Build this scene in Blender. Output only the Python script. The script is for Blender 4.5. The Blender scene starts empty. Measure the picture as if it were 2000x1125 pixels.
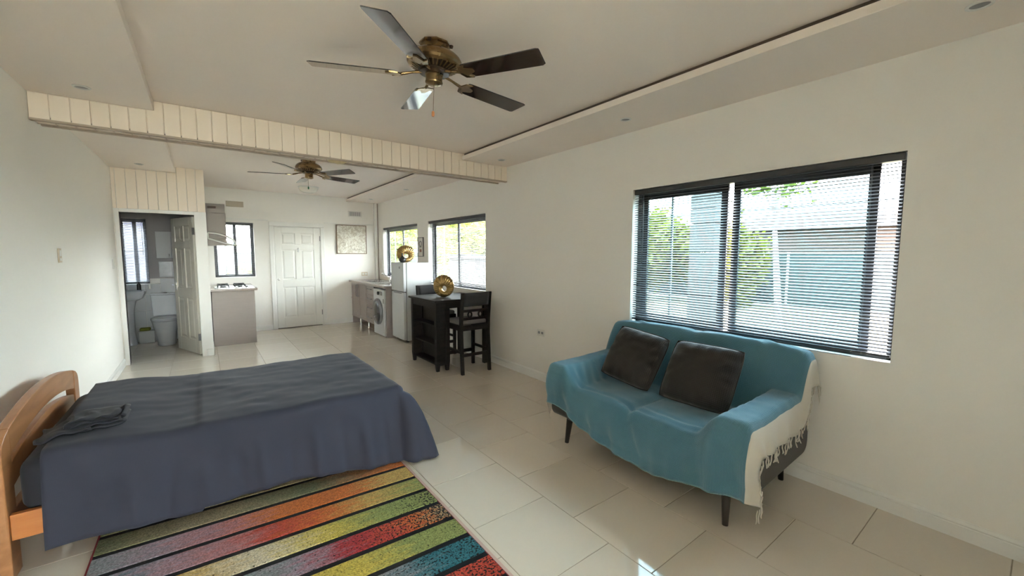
import bpy, bmesh, math, random
from mathutils import Vector, Matrix, noise as mnoise

random.seed(7)
PI = math.pi
S = bpy.context.scene
COL = S.collection

# ------------------------------------------------------------------ camera
HH = 1.48
cam_d = bpy.data.cameras.new('camera')
cam = bpy.data.objects.new('camera', cam_d)
COL.objects.link(cam)
S.camera = cam
cam_d.sensor_fit = 'HORIZONTAL'
cam_d.sensor_width = 36.0
cam_d.lens = 797.4225 / 2000 * 36.0
cam_d.clip_start = 0.05
cam_d.clip_end = 300
YAW, PITCH, ROLL = 0.6464, 0.0844, 0.0026
fw = Vector((math.sin(YAW) * math.cos(PITCH), math.cos(YAW) * math.cos(PITCH), -math.sin(PITCH)))
rt = Vector((math.cos(YAW), -math.sin(YAW), 0))
up = rt.cross(fw)
r2 = math.cos(ROLL) * rt + math.sin(ROLL) * up
u2 = -math.sin(ROLL) * rt + math.cos(ROLL) * up
mw = Matrix((r2, u2, -fw)).transposed().to_4x4()
mw.translation = (0, 0, HH)
cam.matrix_world = mw

# ------------------------------------------------------------------ world, sun, exposure
SKY_STRENGTH = 9.0
SUN_STRENGTH = 11.0
EXPOSURE = 2.46
w = bpy.data.worlds.new('sky')
S.world = w
w.use_nodes = True
nt = w.node_tree
nt.nodes.clear()
wo = nt.nodes.new('ShaderNodeOutputWorld')
bg = nt.nodes.new('ShaderNodeBackground')
tc = nt.nodes.new('ShaderNodeTexCoord')
sx = nt.nodes.new('ShaderNodeSeparateXYZ')
cr = nt.nodes.new('ShaderNodeValToRGB')
nt.links.new(tc.outputs['Generated'], sx.inputs[0])
nt.links.new(sx.outputs['Z'], cr.inputs[0])
cr.color_ramp.elements[0].position = 0.0
cr.color_ramp.elements[0].color = (1.0, 0.985, 0.97, 1)
cr.color_ramp.elements[1].position = 0.8
cr.color_ramp.elements[1].color = (0.74, 0.86, 1.0, 1)
nt.links.new(cr.outputs[0], bg.inputs[0])
bg.inputs[1].default_value = SKY_STRENGTH
nt.links.new(bg.outputs[0], wo.inputs[0])
sun_d = bpy.data.lights.new('sun', 'SUN')
sun_d.energy = SUN_STRENGTH
sun_d.angle = math.radians(0.6)
sun_d.color = (1.0, 0.88, 0.70)
sun = bpy.data.objects.new('sun', sun_d)
COL.objects.link(sun)
sun.rotation_euler = Vector((-0.42, -0.14, 0.88)).to_track_quat('Z', 'Y').to_euler()
sun.location = (-6, 2, 12)
S.view_settings.view_transform = 'Standard'
S.view_settings.look = 'None'
S.view_settings.gamma = 1.0
S.view_settings.use_curve_mapping = False
S.view_settings.exposure = EXPOSURE
S.cycles.use_denoising = True
S.cycles.max_bounces = 12
S.cycles.diffuse_bounces = 8
S.cycles.glossy_bounces = 5
S.cycles.transparent_max_bounces = 24
S.cycles.sample_clamp_indirect = 8.0

# ------------------------------------------------------------------ dimensions (metres)
XL, XR, YB, YM, YM2, YP = -0.891, 3.094, 9.023, 4.21, 4.403, 7.26
ZS, ZC, ZB, XLS, XRS = 2.556, 2.631, 2.376, -0.246, 2.448
YREAR = -5.2
XBATH = -1.40

# ------------------------------------------------------------------ materials
MATS = {}
def mat(name, col, rough=0.5, metal=0.0, var=0.0, vscale=6.0, bump=0.0, bscale=200.0, spec=0.5,
        coat=0.0, coat_rough=0.05, sheen=0.0, trans=0.0, rvar=0.0, stretch=None, emit=None):
    m = bpy.data.materials.new(name)
    m.use_nodes = True
    t = m.node_tree
    b = t.nodes['Principled BSDF']
    b.inputs['Base Color'].default_value = (*col, 1)
    b.inputs['Roughness'].default_value = rough
    b.inputs['Metallic'].default_value = metal
    b.inputs['Specular IOR Level'].default_value = spec
    if coat:
        b.inputs['Coat Weight'].default_value = coat
        b.inputs['Coat Roughness'].default_value = coat_rough
    if sheen:
        b.inputs['Sheen Weight'].default_value = sheen
        b.inputs['Sheen Roughness'].default_value = 0.4
    if emit:
        b.inputs['Emission Color'].default_value = (*emit[:3], 1)
        b.inputs['Emission Strength'].default_value = emit[3]
    tcn = t.nodes.new('ShaderNodeTexCoord')
    vec = tcn.outputs['Object']
    if stretch:
        mp = t.nodes.new('ShaderNodeMapping')
        mp.inputs['Scale'].default_value = stretch
        t.links.new(vec, mp.inputs[0])
        vec = mp.outputs[0]
    if var or rvar:
        n = t.nodes.new('ShaderNodeTexNoise')
        n.inputs['Scale'].default_value = vscale
        n.inputs['Detail'].default_value = 4
        t.links.new(vec, n.inputs['Vector'])
        if var:
            mx = t.nodes.new('ShaderNodeMix')
            mx.data_type = 'RGBA'
            mx.inputs[6].default_value = (*[max(0, c * (1 - var)) for c in col], 1)
            mx.inputs[7].default_value = (*[min(1, c * (1 + var)) for c in col], 1)
            t.links.new(n.outputs['Fac'], mx.inputs[0])
            t.links.new(mx.outputs[2], b.inputs['Base Color'])
        if rvar:
            mr = t.nodes.new('ShaderNodeMapRange')
            mr.inputs[3].default_value = max(0, rough - rvar)
            mr.inputs[4].default_value = rough + rvar
            t.links.new(n.outputs['Fac'], mr.inputs[0])
            t.links.new(mr.outputs[0], b.inputs['Roughness'])
    if bump:
        n2 = t.nodes.new('ShaderNodeTexNoise')
        n2.inputs['Scale'].default_value = bscale
        n2.inputs['Detail'].default_value = 3
        t.links.new(vec, n2.inputs['Vector'])
        bp = t.nodes.new('ShaderNodeBump')
        bp.inputs['Strength'].default_value = bump
        bp.inputs['Distance'].default_value = 0.01
        t.links.new(n2.outputs['Fac'], bp.inputs['Height'])
        t.links.new(bp.outputs[0], b.inputs['Normal'])
    MATS[name] = m
    return m

def wood(name, c1, c2, rough=0.35, scale=3.0, stretch=(1, 12, 12), coat=0.2):
    m = mat(name, c1, rough, coat=coat, coat_rough=0.2)
    t = m.node_tree
    b = t.nodes['Principled BSDF']
    tcn = t.nodes.new('ShaderNodeTexCoord')
    mp = t.nodes.new('ShaderNodeMapping')
    mp.inputs['Scale'].default_value = stretch
    n = t.nodes.new('ShaderNodeTexNoise')
    n.inputs['Scale'].default_value = scale
    n.inputs['Detail'].default_value = 6
    n.inputs['Distortion'].default_value = 0.6
    r = t.nodes.new('ShaderNodeValToRGB')
    r.color_ramp.elements[0].position = 0.3
    r.color_ramp.elements[0].color = (*c1, 1)
    r.color_ramp.elements[1].position = 0.7
    r.color_ramp.elements[1].color = (*c2, 1)
    t.links.new(tcn.outputs['Object'], mp.inputs[0])
    t.links.new(mp.outputs[0], n.inputs['Vector'])
    t.links.new(n.outputs['Fac'], r.inputs[0])
    t.links.new(r.outputs[0], b.inputs['Base Color'])
    return m

def weave(name, c1, c2, scale=220.0, rough=0.85, bump=0.25, sheen=0.2, var=0.12):
    """woven cloth: fine crossing threads by two wave textures on UV metres"""
    m = mat(name, c1, rough, sheen=sheen, spec=0.2)
    t = m.node_tree
    b = t.nodes['Principled BSDF']
    uv = t.nodes.new('ShaderNodeTexCoord')
    n = t.nodes.new('ShaderNodeTexNoise')
    n.inputs['Scale'].default_value = 3.0
    n.inputs['Detail'].default_value = 5
    t.links.new(uv.outputs['UV'], n.inputs['Vector'])
    hs = []
    for d in ('X', 'Y'):
        wv = t.nodes.new('ShaderNodeTexWave')
        wv.bands_direction = d
        wv.inputs['Scale'].default_value = scale / 6.28
        wv.inputs['Distortion'].default_value = 1.2
        wv.inputs['Detail'].default_value = 2
        wv.inputs['Detail Scale'].default_value = 1.5
        t.links.new(uv.outputs['UV'], wv.inputs['Vector'])
        hs.append(wv)
    ad = t.nodes.new('ShaderNodeMath')
    ad.operation = 'MULTIPLY_ADD'
    ad.inputs[1].default_value = 0.5
    t.links.new(hs[0].outputs['Fac'], ad.inputs[0])
    h2 = t.nodes.new('ShaderNodeMath')
    h2.operation = 'MULTIPLY'
    h2.inputs[1].default_value = 0.5
    t.links.new(hs[1].outputs['Fac'], h2.inputs[0])
    t.links.new(h2.outputs[0], ad.inputs[2])
    mx = t.nodes.new('ShaderNodeMix')
    mx.data_type = 'RGBA'
    mx.inputs[6].default_value = (*c1, 1)
    mx.inputs[7].default_value = (*c2, 1)
    fm = t.nodes.new('ShaderNodeMath')
    fm.operation = 'MULTIPLY_ADD'
    fm.inputs[1].default_value = 0.7
    t.links.new(ad.outputs[0], fm.inputs[0])
    nm = t.nodes.new('ShaderNodeMath')
    nm.operation = 'MULTIPLY_ADD'
    nm.inputs[1].default_value = var * 4
    nm.inputs[2].default_value = -var * 2 + 0.15
    t.links.new(n.outputs['Fac'], nm.inputs[0])
    t.links.new(nm.outputs[0], fm.inputs[2])
    t.links.new(fm.outputs[0], mx.inputs[0])
    t.links.new(mx.outputs[2], b.inputs['Base Color'])
    bp = t.nodes.new('ShaderNodeBump')
    bp.inputs['Strength'].default_value = bump
    bp.inputs['Distance'].default_value = 0.002
    t.links.new(ad.outputs[0], bp.inputs['Height'])
    t.links.new(bp.outputs[0], b.inputs['Normal'])
    return m

M_WALL = mat('wall_paint', (0.855, 0.83, 0.785), 0.55, var=0.015, vscale=2, bump=0.03, bscale=60)
M_CEIL = mat('ceiling_paint', (0.875, 0.79, 0.715), 0.75, var=0.02, vscale=2, bump=0.02, bscale=50)
M_TRIM = mat('trim_gloss', (0.83, 0.82, 0.79), 0.3, var=0.02)
M_CLAD = mat('cladding_cream', (0.89, 0.785, 0.67), 0.4, var=0.03, vscale=3)
M_BATH = mat('bathroom_mauve', (0.36, 0.34, 0.34), 0.6, var=0.03)
M_BTILE = mat('bathroom_tile', (0.55, 0.57, 0.60), 0.15, var=0.05)
M_BTILE2 = mat('bathroom_tile_dark', (0.40, 0.41, 0.44), 0.15, var=0.15, vscale=20)
M_GROUT = mat('grout', (0.30, 0.25, 0.19), 0.9, var=0.1)
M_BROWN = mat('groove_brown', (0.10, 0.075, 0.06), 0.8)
M_DOOR = mat('door_white', (0.82, 0.81, 0.77), 0.35, var=0.02)
M_BDOOR = mat('bathroom_door_grey', (0.66, 0.64, 0.57), 0.16, var=0.03)
M_BRONZE = mat('bronze_aluminium', (0.035, 0.034, 0.036), 0.35, metal=0.3)
M_SLAT = mat('slat_grey', (0.15, 0.15, 0.16), 0.32, metal=0.0, var=0.05)
M_SLATD = mat('blind_rail', (0.055, 0.055, 0.06), 0.4)
M_CORD = mat('cord_grey', (0.30, 0.30, 0.31), 0.7)
M_STEEL = mat('steel', (0.62, 0.61, 0.60), 0.28, metal=1.0, rvar=0.06, vscale=30)
M_DSTEEL = mat('steel_brushed', (0.20, 0.175, 0.155), 0.42, metal=0.7, rvar=0.05, vscale=30)
M_CHROME = mat('chrome', (0.8, 0.8, 0.8), 0.1, metal=1.0)
M_BRASS = mat('antique_brass', (0.30, 0.21, 0.11), 0.28, metal=1.0, var=0.15, vscale=14, rvar=0.05)
M_BRASSD = mat('antique_brass_dark', (0.07, 0.05, 0.035), 0.4, metal=0.8)
M_BLADE = mat('fan_blade', (0.022, 0.012, 0.010), 0.10, spec=0.6, var=0.2, vscale=10, coat=0.6)
M_WHITE = mat('enamel_white', (0.56, 0.575, 0.58), 0.42)
M_CERAM = mat('ceramic_white', (0.66, 0.69, 0.74), 0.1, coat=0.5)
M_PLAST = mat('plastic_white', (0.75, 0.74, 0.70), 0.4)
M_BEIGE = mat('plastic_beige', (0.62, 0.52, 0.40), 0.45)
M_BLACK = mat('plastic_black', (0.012, 0.012, 0.013), 0.3)
M_DGLASS = mat('dark_glass', (0.03, 0.03, 0.035), 0.06, spec=0.7, coat=0.5)
M_GREYP = mat('plastic_grey', (0.22, 0.22, 0.23), 0.3, metal=0.4)
M_TAUPE = mat('taupe_laminate', (0.335, 0.285, 0.26), 0.45, var=0.06, vscale=5, stretch=(1, 1, 8))
M_STONE = mat('worktop', (0.34, 0.28, 0.245), 0.22, var=0.35, vscale=90)
M_GOLD = mat('gold', (0.42, 0.28, 0.115), 0.32, metal=1.0, var=0.1)
M_GOLDD = mat('gold_inside', (0.05, 0.03, 0.012), 0.25, metal=0.7)
M_DWOOD = wood('espresso_wood', (0.010, 0.0075, 0.0065), (0.020, 0.014, 0.012), 0.6, coat=0.0)
M_DWOOD.node_tree.nodes['Principled BSDF'].inputs['Specular IOR Level'].default_value = 0.22
M_BWOOD = wood('bed_wood', (0.30, 0.125, 0.045), (0.42, 0.19, 0.075), 0.38, 2.2, (9, 1.2, 9))
M_RWOOD = wood('rail_wood', (0.42, 0.13, 0.030), (0.52, 0.20, 0.055), 0.33, 2.2, (1.2, 9, 9))
M_SPREAD = weave('bedspread_slate', (0.028, 0.029, 0.043), (0.042, 0.043, 0.062), 900, 0.8, 0.10, 0.10, 0.05)
M_SHEET = weave('sheet_charcoal', (0.022, 0.023, 0.030), (0.034, 0.035, 0.044), 900, 0.8, 0.10, 0.1, 0.05)
M_SOFA = weave('sofa_grey', (0.055, 0.049, 0.045), (0.085, 0.078, 0.072), 500, 0.9, 0.3, 0.2, 0.1)
M_CUSH = weave('cushion_charcoal', (0.024, 0.020, 0.019), (0.055, 0.047, 0.044), 190, 0.9, 0.4, 0.25, 0.1)
M_SEAT = weave('stool_fabric', (0.16, 0.145, 0.14), (0.24, 0.22, 0.21), 600, 0.9, 0.3, 0.2, 0.1)
M_BACKF = weave('stool_back_fabric', (0.035, 0.034, 0.036), (0.055, 0.053, 0.056), 600, 0.85, 0.3, 0.2, 0.1)
M_CREAM = weave('throw_cream', (0.58, 0.53, 0.46), (0.70, 0.66, 0.59), 420, 0.9, 0.3, 0.2, 0.06)
M_LEGS = mat('sofa_leg', (0.012, 0.007, 0.006), 0.25, coat=0.3)
M_GRASS = mat('lawn', (0.12, 0.098, 0.055), 0.9, var=0.35, vscale=3, bump=0.5, bscale=40)
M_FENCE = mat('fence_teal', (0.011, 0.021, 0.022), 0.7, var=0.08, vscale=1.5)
M_POST = mat('fence_post', (0.30, 0.33, 0.33), 0.7)
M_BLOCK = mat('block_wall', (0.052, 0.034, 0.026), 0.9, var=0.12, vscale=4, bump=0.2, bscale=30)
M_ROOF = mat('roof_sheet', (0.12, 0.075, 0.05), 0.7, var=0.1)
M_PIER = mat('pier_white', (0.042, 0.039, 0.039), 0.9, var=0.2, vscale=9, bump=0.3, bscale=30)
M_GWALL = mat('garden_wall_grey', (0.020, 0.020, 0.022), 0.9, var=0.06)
M_BARK = mat('bark_pale', (0.45, 0.40, 0.34), 0.9, var=0.2, vscale=12)
M_PAVE = mat('paving', (0.30, 0.28, 0.26), 0.9, var=0.08)

def leafmat(name, c):
    m = mat(name, c, 0.6, var=0.35, vscale=2.0)
    t = m.node_tree
    b = t.nodes['Principled BSDF']
    out = [n for n in t.nodes if n.type == 'OUTPUT_MATERIAL'][0]
    tr = t.nodes.new('ShaderNodeBsdfTranslucent')
    tr.inputs[0].default_value = (c[0] * 1.2, c[1] * 1.2, c[2], 1)
    ms = t.nodes.new('ShaderNodeMixShader')
    ms.inputs[0].default_value = 0.45
    t.links.new(b.outputs[0], ms.inputs[1])
    t.links.new(tr.outputs[0], ms.inputs[2])
    t.links.new(ms.outputs[0], out.inputs[0])
    return m
M_LEAFY = leafmat('leaf_yellow_green', (0.17, 0.195, 0.028))
M_LEAFS = leafmat('leaf_shrub', (0.095, 0.10, 0.004))
M_LEAFG = leafmat('leaf_green', (0.075, 0.10, 0.014))

def glassmat(name, tint, refl):
    m = bpy.data.materials.new(name)
    m.use_nodes = True
    t = m.node_tree
    t.nodes.clear()
    o = t.nodes.new('ShaderNodeOutputMaterial')
    a = t.nodes.new('ShaderNodeBsdfTransparent')
    a.inputs[0].default_value = (*tint, 1)
    g = t.nodes.new('ShaderNodeBsdfGlossy')
    g.inputs['Roughness'].default_value = 0.02
    x = t.nodes.new('ShaderNodeMixShader')
    x.inputs[0].default_value = refl
    t.links.new(a.outputs[0], x.inputs[1])
    t.links.new(g.outputs[0], x.inputs[2])
    t.links.new(x.outputs[0], o.inputs[0])
    return m
M_GLASS = glassmat('window_glass', (0.93, 0.97, 0.96), 0.05)
M_TGLASS = glassmat('tinted_window_glass', (0.58, 0.70, 0.72), 0.05)
M_CGLASS = glassmat('canopy_glass', (0.62, 0.68, 0.66), 0.35)

# floor tile: cream porcelain, each tile its own faint tint
M_TILE = mat('floor_tile', (0.60, 0.52, 0.42), 0.07, coat=0.6, coat_rough=0.03, rvar=0.03, vscale=3)
_t = M_TILE.node_tree
_oi = _t.nodes.new('ShaderNodeObjectInfo')
_cr = _t.nodes.new('ShaderNodeValToRGB')
_cr.color_ramp.elements[0].color = (0.665, 0.595, 0.50, 1)
_cr.color_ramp.elements[1].color = (0.70, 0.625, 0.53, 1)
_t.links.new(_oi.outputs['Random'], _cr.inputs[0])
_t.links.new(_cr.outputs[0], _t.nodes['Principled BSDF'].inputs['Base Color'])

# ------------------------------------------------------------------ mesh helpers
class MB:
    def __init__(self):
        self.v, self.f, self.uv = [], [], None
    def add(self, vs, fs):
        o = len(self.v)
        self.v += [Vector(p) for p in vs]
        self.f += [tuple(i + o for i in q) for q in fs]
        return self
    def box(self, x0, x1, y0, y1, z0, z1):
        vs = [(x, y, z) for z in (z0, z1) for y in (y0, y1) for x in (x0, x1)]
        return self.add(vs, [(0, 2, 3, 1), (4, 5, 7, 6), (0, 1, 5, 4), (2, 6, 7, 3), (0, 4, 6, 2), (1, 3, 7, 5)])
    def prism(self, poly, axis, a0, a1):
        n = len(poly)
        def P(p, a):
            return {'x': (a, p[0], p[1]), 'y': (p[0], a, p[1]), 'z': (p[0], p[1], a)}[axis]
        vs = [P(p, a0) for p in poly] + [P(p, a1) for p in poly]
        fs = [tuple(range(n))[::-1], tuple(range(n, 2 * n))]
        fs += [(i, (i + 1) % n, n + (i + 1) % n, n + i) for i in range(n)]
        return self.add(vs, fs)
    def tube(self, pts, r, n=8, caps=True):
        pts = [Vector(p) for p in pts]
        rs = r if isinstance(r, (list, tuple)) else [r] * len(pts)
        vs, fs = [], []
        ref = None
        for i, p in enumerate(pts):
            d = (pts[min(i + 1, len(pts) - 1)] - pts[max(i - 1, 0)]).normalized()
            if ref is None:
                ref = Vector((0, 0, 1)) if abs(d.z) < 0.9 else Vector((1, 0, 0))
            a = (ref - d * ref.dot(d)).normalized()
            b = d.cross(a)
            ref = a
            for k in range(n):
                t = 2 * PI * k / n
                vs.append(p + rs[i] * (math.cos(t) * a + math.sin(t) * b))
        for i in range(len(pts) - 1):
            for k in range(n):
                k2 = (k + 1) % n
                fs.append((i * n + k, i * n + k2, (i + 1) * n + k2, (i + 1) * n + k))
        if caps:
            fs.append(tuple(range(n))[::-1])
            fs.append(tuple(range((len(pts) - 1) * n, len(pts) * n)))
        return self.add(vs, fs)
    def lathe(self, prof, c=(0, 0, 0), n=32, axis='z', a0=0.0):
        vs, fs = [], []
        m = len(prof)
        for k in range(n):
            t = a0 + 2 * PI * k / n
            for r, h in prof:
                x, y = r * math.cos(t), r * math.sin(t)
                q = {'z': (x, y, h), 'x': (h, x, y), 'y': (y, h, x)}[axis]
                vs.append((q[0] + c[0], q[1] + c[1], q[2] + c[2]))
        for k in range(n):
            k2 = (k + 1) % n
            for j in range(m - 1):
                fs.append((k * m + j, k2 * m + j, k2 * m + j + 1, k * m + j + 1))
        if prof[0][0] > 1e-5:
            fs.append(tuple(k * m for k in range(n))[::-1])
        if prof[-1][0] > 1e-5:
            fs.append(tuple(k * m + m - 1 for k in range(n)))
        return self.add(vs, fs)
    def grid(self, rows, uvs=None):
        o = len(self.v)
        nr, nc = len(rows), len(rows[0])
        for r in rows:
            self.v += [Vector(p) for p in r]
        for i in range(nr - 1):
            for j in range(nc - 1):
                self.f.append((o + i * nc + j, o + i * nc + j + 1, o + (i + 1) * nc + j + 1, o + (i + 1) * nc + j))
        return self
    def move(self, mtx):
        self.v = [mtx @ p for p in self.v]
        return self

W = {}
def wm(o):
    return W.get(o.name, Matrix.Identity(4))

def tag(o, label=None, cat=None, group=None, kind=None):
    if label: o['label'] = label
    if cat: o['category'] = cat
    if group: o['group'] = group
    if kind: o['kind'] = kind
    return o

def thing(name, label, cat, loc=(0, 0, 0), rotz=0.0, group=None):
    o = bpy.data.objects.new(name, None)
    o.empty_display_size = 0.1
    COL.objects.link(o)
    o.location = loc
    o.rotation_euler = (0, 0, rotz)
    W[o.name] = Matrix.Translation(loc) @ Matrix.Rotation(rotz, 4, 'Z')
    return tag(o, label, cat, group)

def obj(name, mb, m, parent=None, smooth=None, bevel=0.0, local=False, solid=0.0, sub=0, weld=False, uvscale=None):
    """one mesh object; world-space verts unless local=True (then in the parent's frame)"""
    inv = Matrix.Identity(4) if (local or parent is None) else wm(parent).inverted()
    me = bpy.data.meshes.new(name)
    vs = [inv @ p for p in mb.v]
    me.from_pydata([tuple(p) for p in vs], [], mb.f)
    if weld:
        bm = bmesh.new()
        bm.from_mesh(me)
        bmesh.ops.remove_doubles(bm, verts=bm.verts, dist=1e-5)
        bmesh.ops.recalc_face_normals(bm, faces=bm.faces)
        bm.to_mesh(me)
        bm.free()
    else:
        bm = bmesh.new()
        bm.from_mesh(me)
        bmesh.ops.recalc_face_normals(bm, faces=bm.faces)
        bm.to_mesh(me)
        bm.free()
    if smooth:
        me.shade_smooth()
        me.set_sharp_from_angle(angle=smooth)
    me.materials.append(m)
    o = bpy.data.objects.new(name, me)
    COL.objects.link(o)
    W[o.name] = wm(parent) if parent else Matrix.Identity(4)
    if parent:
        o.parent = parent
    # metre-scaled UVs by dominant axis
    if m.name.split('.')[0] in WEAVES:
        box_uv(me)
    if solid:
        md = o.modifiers.new('solid', 'SOLIDIFY')
        md.thickness = solid
        md.offset = 0
    if bevel:
        md = o.modifiers.new('bevel', 'BEVEL')
        md.width = bevel
        md.segments = 2
        md.limit_method = 'ANGLE'
        md.angle_limit = 0.6
    if sub:
        md = o.modifiers.new('sub', 'SUBSURF')
        md.levels = sub
        md.render_levels = sub
    return o

WEAVES = {'bedspread_slate', 'sheet_charcoal', 'sofa_grey', 'cushion_charcoal', 'stool_fabric', 'stool_back_fabric', 'throw_cream'}
def box_uv(me):
    ul = me.uv_layers.new(name='UVMap')
    for p in me.polygons:
        n = p.normal
        ax = max(range(3), key=lambda i: abs(n[i]))
        for li in p.loop_indices:
            c = me.vertices[me.loops[li].vertex_index].co
            ul.data[li].uv = (c.y, c.z) if ax == 0 else ((c.x, c.z) if ax == 1 else (c.x, c.y))

def inst(o, parent=None, loc=(0, 0, 0), rot=(0, 0, 0)):
    """copy of a mesh object that shares its mesh"""
    c = o.copy()
    COL.objects.link(c)
    c.parent = parent
    c.location = loc
    c.rotation_euler = rot
    return c

def copy_tree(o, parent=None):
    c = o.copy()
    COL.objects.link(c)
    c.parent = parent
    for ch in list(o.children):
        copy_tree(ch, c)
    return c

def struct(name, mb, m, parent=None, **k):
    o = obj(name, mb, m, parent, **k)
    if parent is None:
        o['kind'] = 'structure'
    return o

def sstep(a, b, x):
    t = max(0.0, min(1.0, (x - a) / (b - a)))
    return t * t * (3 - 2 * t)

def lerp(a, b, t):
    return a + (b - a) * t

# ------------------------------------------------------------------ room shell
def wall_pieces(mb, axis, p0, p1, a0, a1, z0, z1, openings):
    """a wall slab between p0..p1 (thickness) spanning a0..a1, with rectangular openings (b0,b1,c0,c1)"""
    def bx(b0, b1, c0, c1):
        if b1 - b0 < 1e-4 or c1 - c0 < 1e-4: return
        if axis == 'x': mb.box(p0, p1, b0, b1, c0, c1)
        else: mb.box(b0, b1, p0, p1, c0, c1)
    cur = a0
    for b0, b1, c0, c1 in sorted(openings):
        bx(cur, b0, z0, z1)
        bx(b0, b1, z0, c0)
        bx(b0, b1, c1, z1)
        cur = b1
    bx(cur, a1, z0, z1)

WIN = {  # right-wall windows: y0,y1,z0,z1
    1: (6.93, 8.69, 0.985, 2.015),
    2: (4.705, 6.495, 0.955, 2.025),
    3: (0.523, 2.307, 0.862, 2.046),
}
BWIN = (0.16, 0.775, 1.035, 2.035)      # back wall, kitchen (x0,x1,z0,z1)
TWIN = (-1.06, -0.725, 0.96, 2.03)      # back wall, bathroom
DOOR = (1.075, 1.935, 0.0, 2.01)        # back wall door opening
TH = 0.16

mb = MB(); wall_pieces(mb, 'x', XR, XR + TH, YREAR, YB + TH, -0.1, 2.85, [WIN[i] for i in (1, 2, 3)])
struct('wall_right', mb, M_WALL)
mb = MB(); wall_pieces(mb, 'y', YB, YB + TH, XBATH - TH, XR, -0.1, 2.85, [TWIN, BWIN, DOOR])
struct('wall_back', mb, M_WALL)
mb = MB().box(XL - TH, XL, YREAR, YP + 0.10, -0.1, 2.85)
struct('wall_left', mb, M_WALL)
mb = MB().box(XBATH - TH, XBATH, YP + 0.1, YB, -0.1, 2.85)
mb.box(XBATH, XL - TH, YP, YP + 0.1, -0.1, 2.85)
struct('wall_bathroom_left', mb, M_BATH)
ROPEN = (-0.72, 0.92, 0.02, 2.25)
mb = MB(); wall_pieces(mb, 'y', YREAR - TH, YREAR, XL - TH, XR + TH, -0.1, 2.85, [ROPEN])
mb.box(1.05, XR, -0.75, -0.60, -0.1, 2.85).box(1.05, 1.20, YREAR, -0.75, -0.1, 2.85)   # unseen return wall and passage, added to keep rear daylight off the right wall
struct('wall_rear', mb, M_WALL)

# unseen glazed sliding door, added as the inferred daylight source behind the viewer
mb = MB()
x0, x1, z0, z1 = ROPEN
yy = YREAR - 0.10
mb.box(x0, x0 + 0.05, yy - 0.03, yy + 0.03, z0, z1).box(x1 - 0.05, x1, yy - 0.03, yy + 0.03, z0, z1)
mb.box(x0, x1, yy - 0.03, yy + 0.03, z0, z0 + 0.05).box(x0, x1, yy - 0.03, yy + 0.03, z1 - 0.05, z1)
xm = (x0 + x1) / 2
mb.box(xm - 0.035, xm + 0.035, yy - 0.025, yy + 0.025, z0, z1)
d4 = struct('door_3', mb, M_BRONZE)
for a, b in ((x0 + 0.05, xm - 0.035), (xm + 0.035, x1 - 0.05)):
    obj('pane', MB().box(a, b, yy - 0.003, yy + 0.003, z0 + 0.05, z1 - 0.05), M_GLASS, d4)

# partition with the bathroom doorway
DX0, DX1, DZ = -0.835, -0.075, 2.0
PT = 0.10
mb = MB(); wall_pieces(mb, 'y', YP, YP + PT, XL, 0.055, 0, 2.85, [(DX0, DX1, 0, DZ)])
part = struct('wall_partition', mb, M_WALL)
mb = MB().box(-0.01, 0.055, YP + PT, YB, 0, 2.85)
struct('wall_bathroom_right', mb, M_WALL)
# mauve lining of the bathroom side
mb = MB(); wall_pieces(mb, 'y', YB - 0.012, YB, XBATH, -0.01, 1.05, 2.7, [TWIN])
mb.box(-0.02, -0.01, YP + PT, YB, 0, 2.7)
mb.box(XL - 0.05, -0.01, YP + PT, YP + PT + 0.005, DZ, 2.7)
bathw = struct('wall_bathroom_back', mb, M_BATH)
# glazed wall tiles of the bathroom: below 1.05 m, two rows of decor behind the cistern
tw, thh = 0.20, 0.262
for i in range(7):
    for j in range(4):
        xa = XBATH + 0.005 + i * tw
        xb = min(xa + tw - 0.004, -0.021)
        za = j * thh
        if xb - xa < 0.03: continue
        zb = za + thh - 0.004
        if za < TWIN[2] < zb and xa < TWIN[1] and xb > TWIN[0]:
            zb = TWIN[2] - 0.004
        obj('tile', MB().box(xa, xb, YB - 0.012, YB - 0.001, za, zb), M_BTILE, bathw, bevel=0.0015)
for i in range(2):
    xa = -0.60 + i * 0.17
    obj('decor_tile', MB().box(xa, xa + 0.166, YB - 0.018, YB - 0.012, 1.07, 1.33), M_BTILE2, bathw, bevel=0.0015)

# ceiling and dropped borders
ceil = struct('ceiling', MB().box(XBATH - TH, XR + TH, YREAR - TH, YB + TH, ZC, ZC + 0.2), M_CEIL)
for ya, yb, nm in ((YREAR, YM, 'living'), (YM2, YB, 'kitchen')):
    ye = yb if nm == 'living' else YP
    obj('dropped_border', MB().box(XL, XLS, ya, ye, ZS, ZC), M_CEIL, ceil, bevel=0.003)
    obj('dropped_border', MB().box(XRS + 0.05, XR, ya, yb, ZS, ZC).box(XRS, XRS + 0.055, ya, yb, ZS, ZS + 0.046), M_CEIL, ceil, bevel=0.003)
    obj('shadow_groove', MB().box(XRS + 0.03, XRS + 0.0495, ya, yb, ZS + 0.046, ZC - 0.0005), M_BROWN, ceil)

M_TAN = mat('edge_strip_shade_tan', (0.46, 0.375, 0.295), 0.6, var=0.1, vscale=4)  # darker tan paints the underside shade into the beam's edge strips
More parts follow.
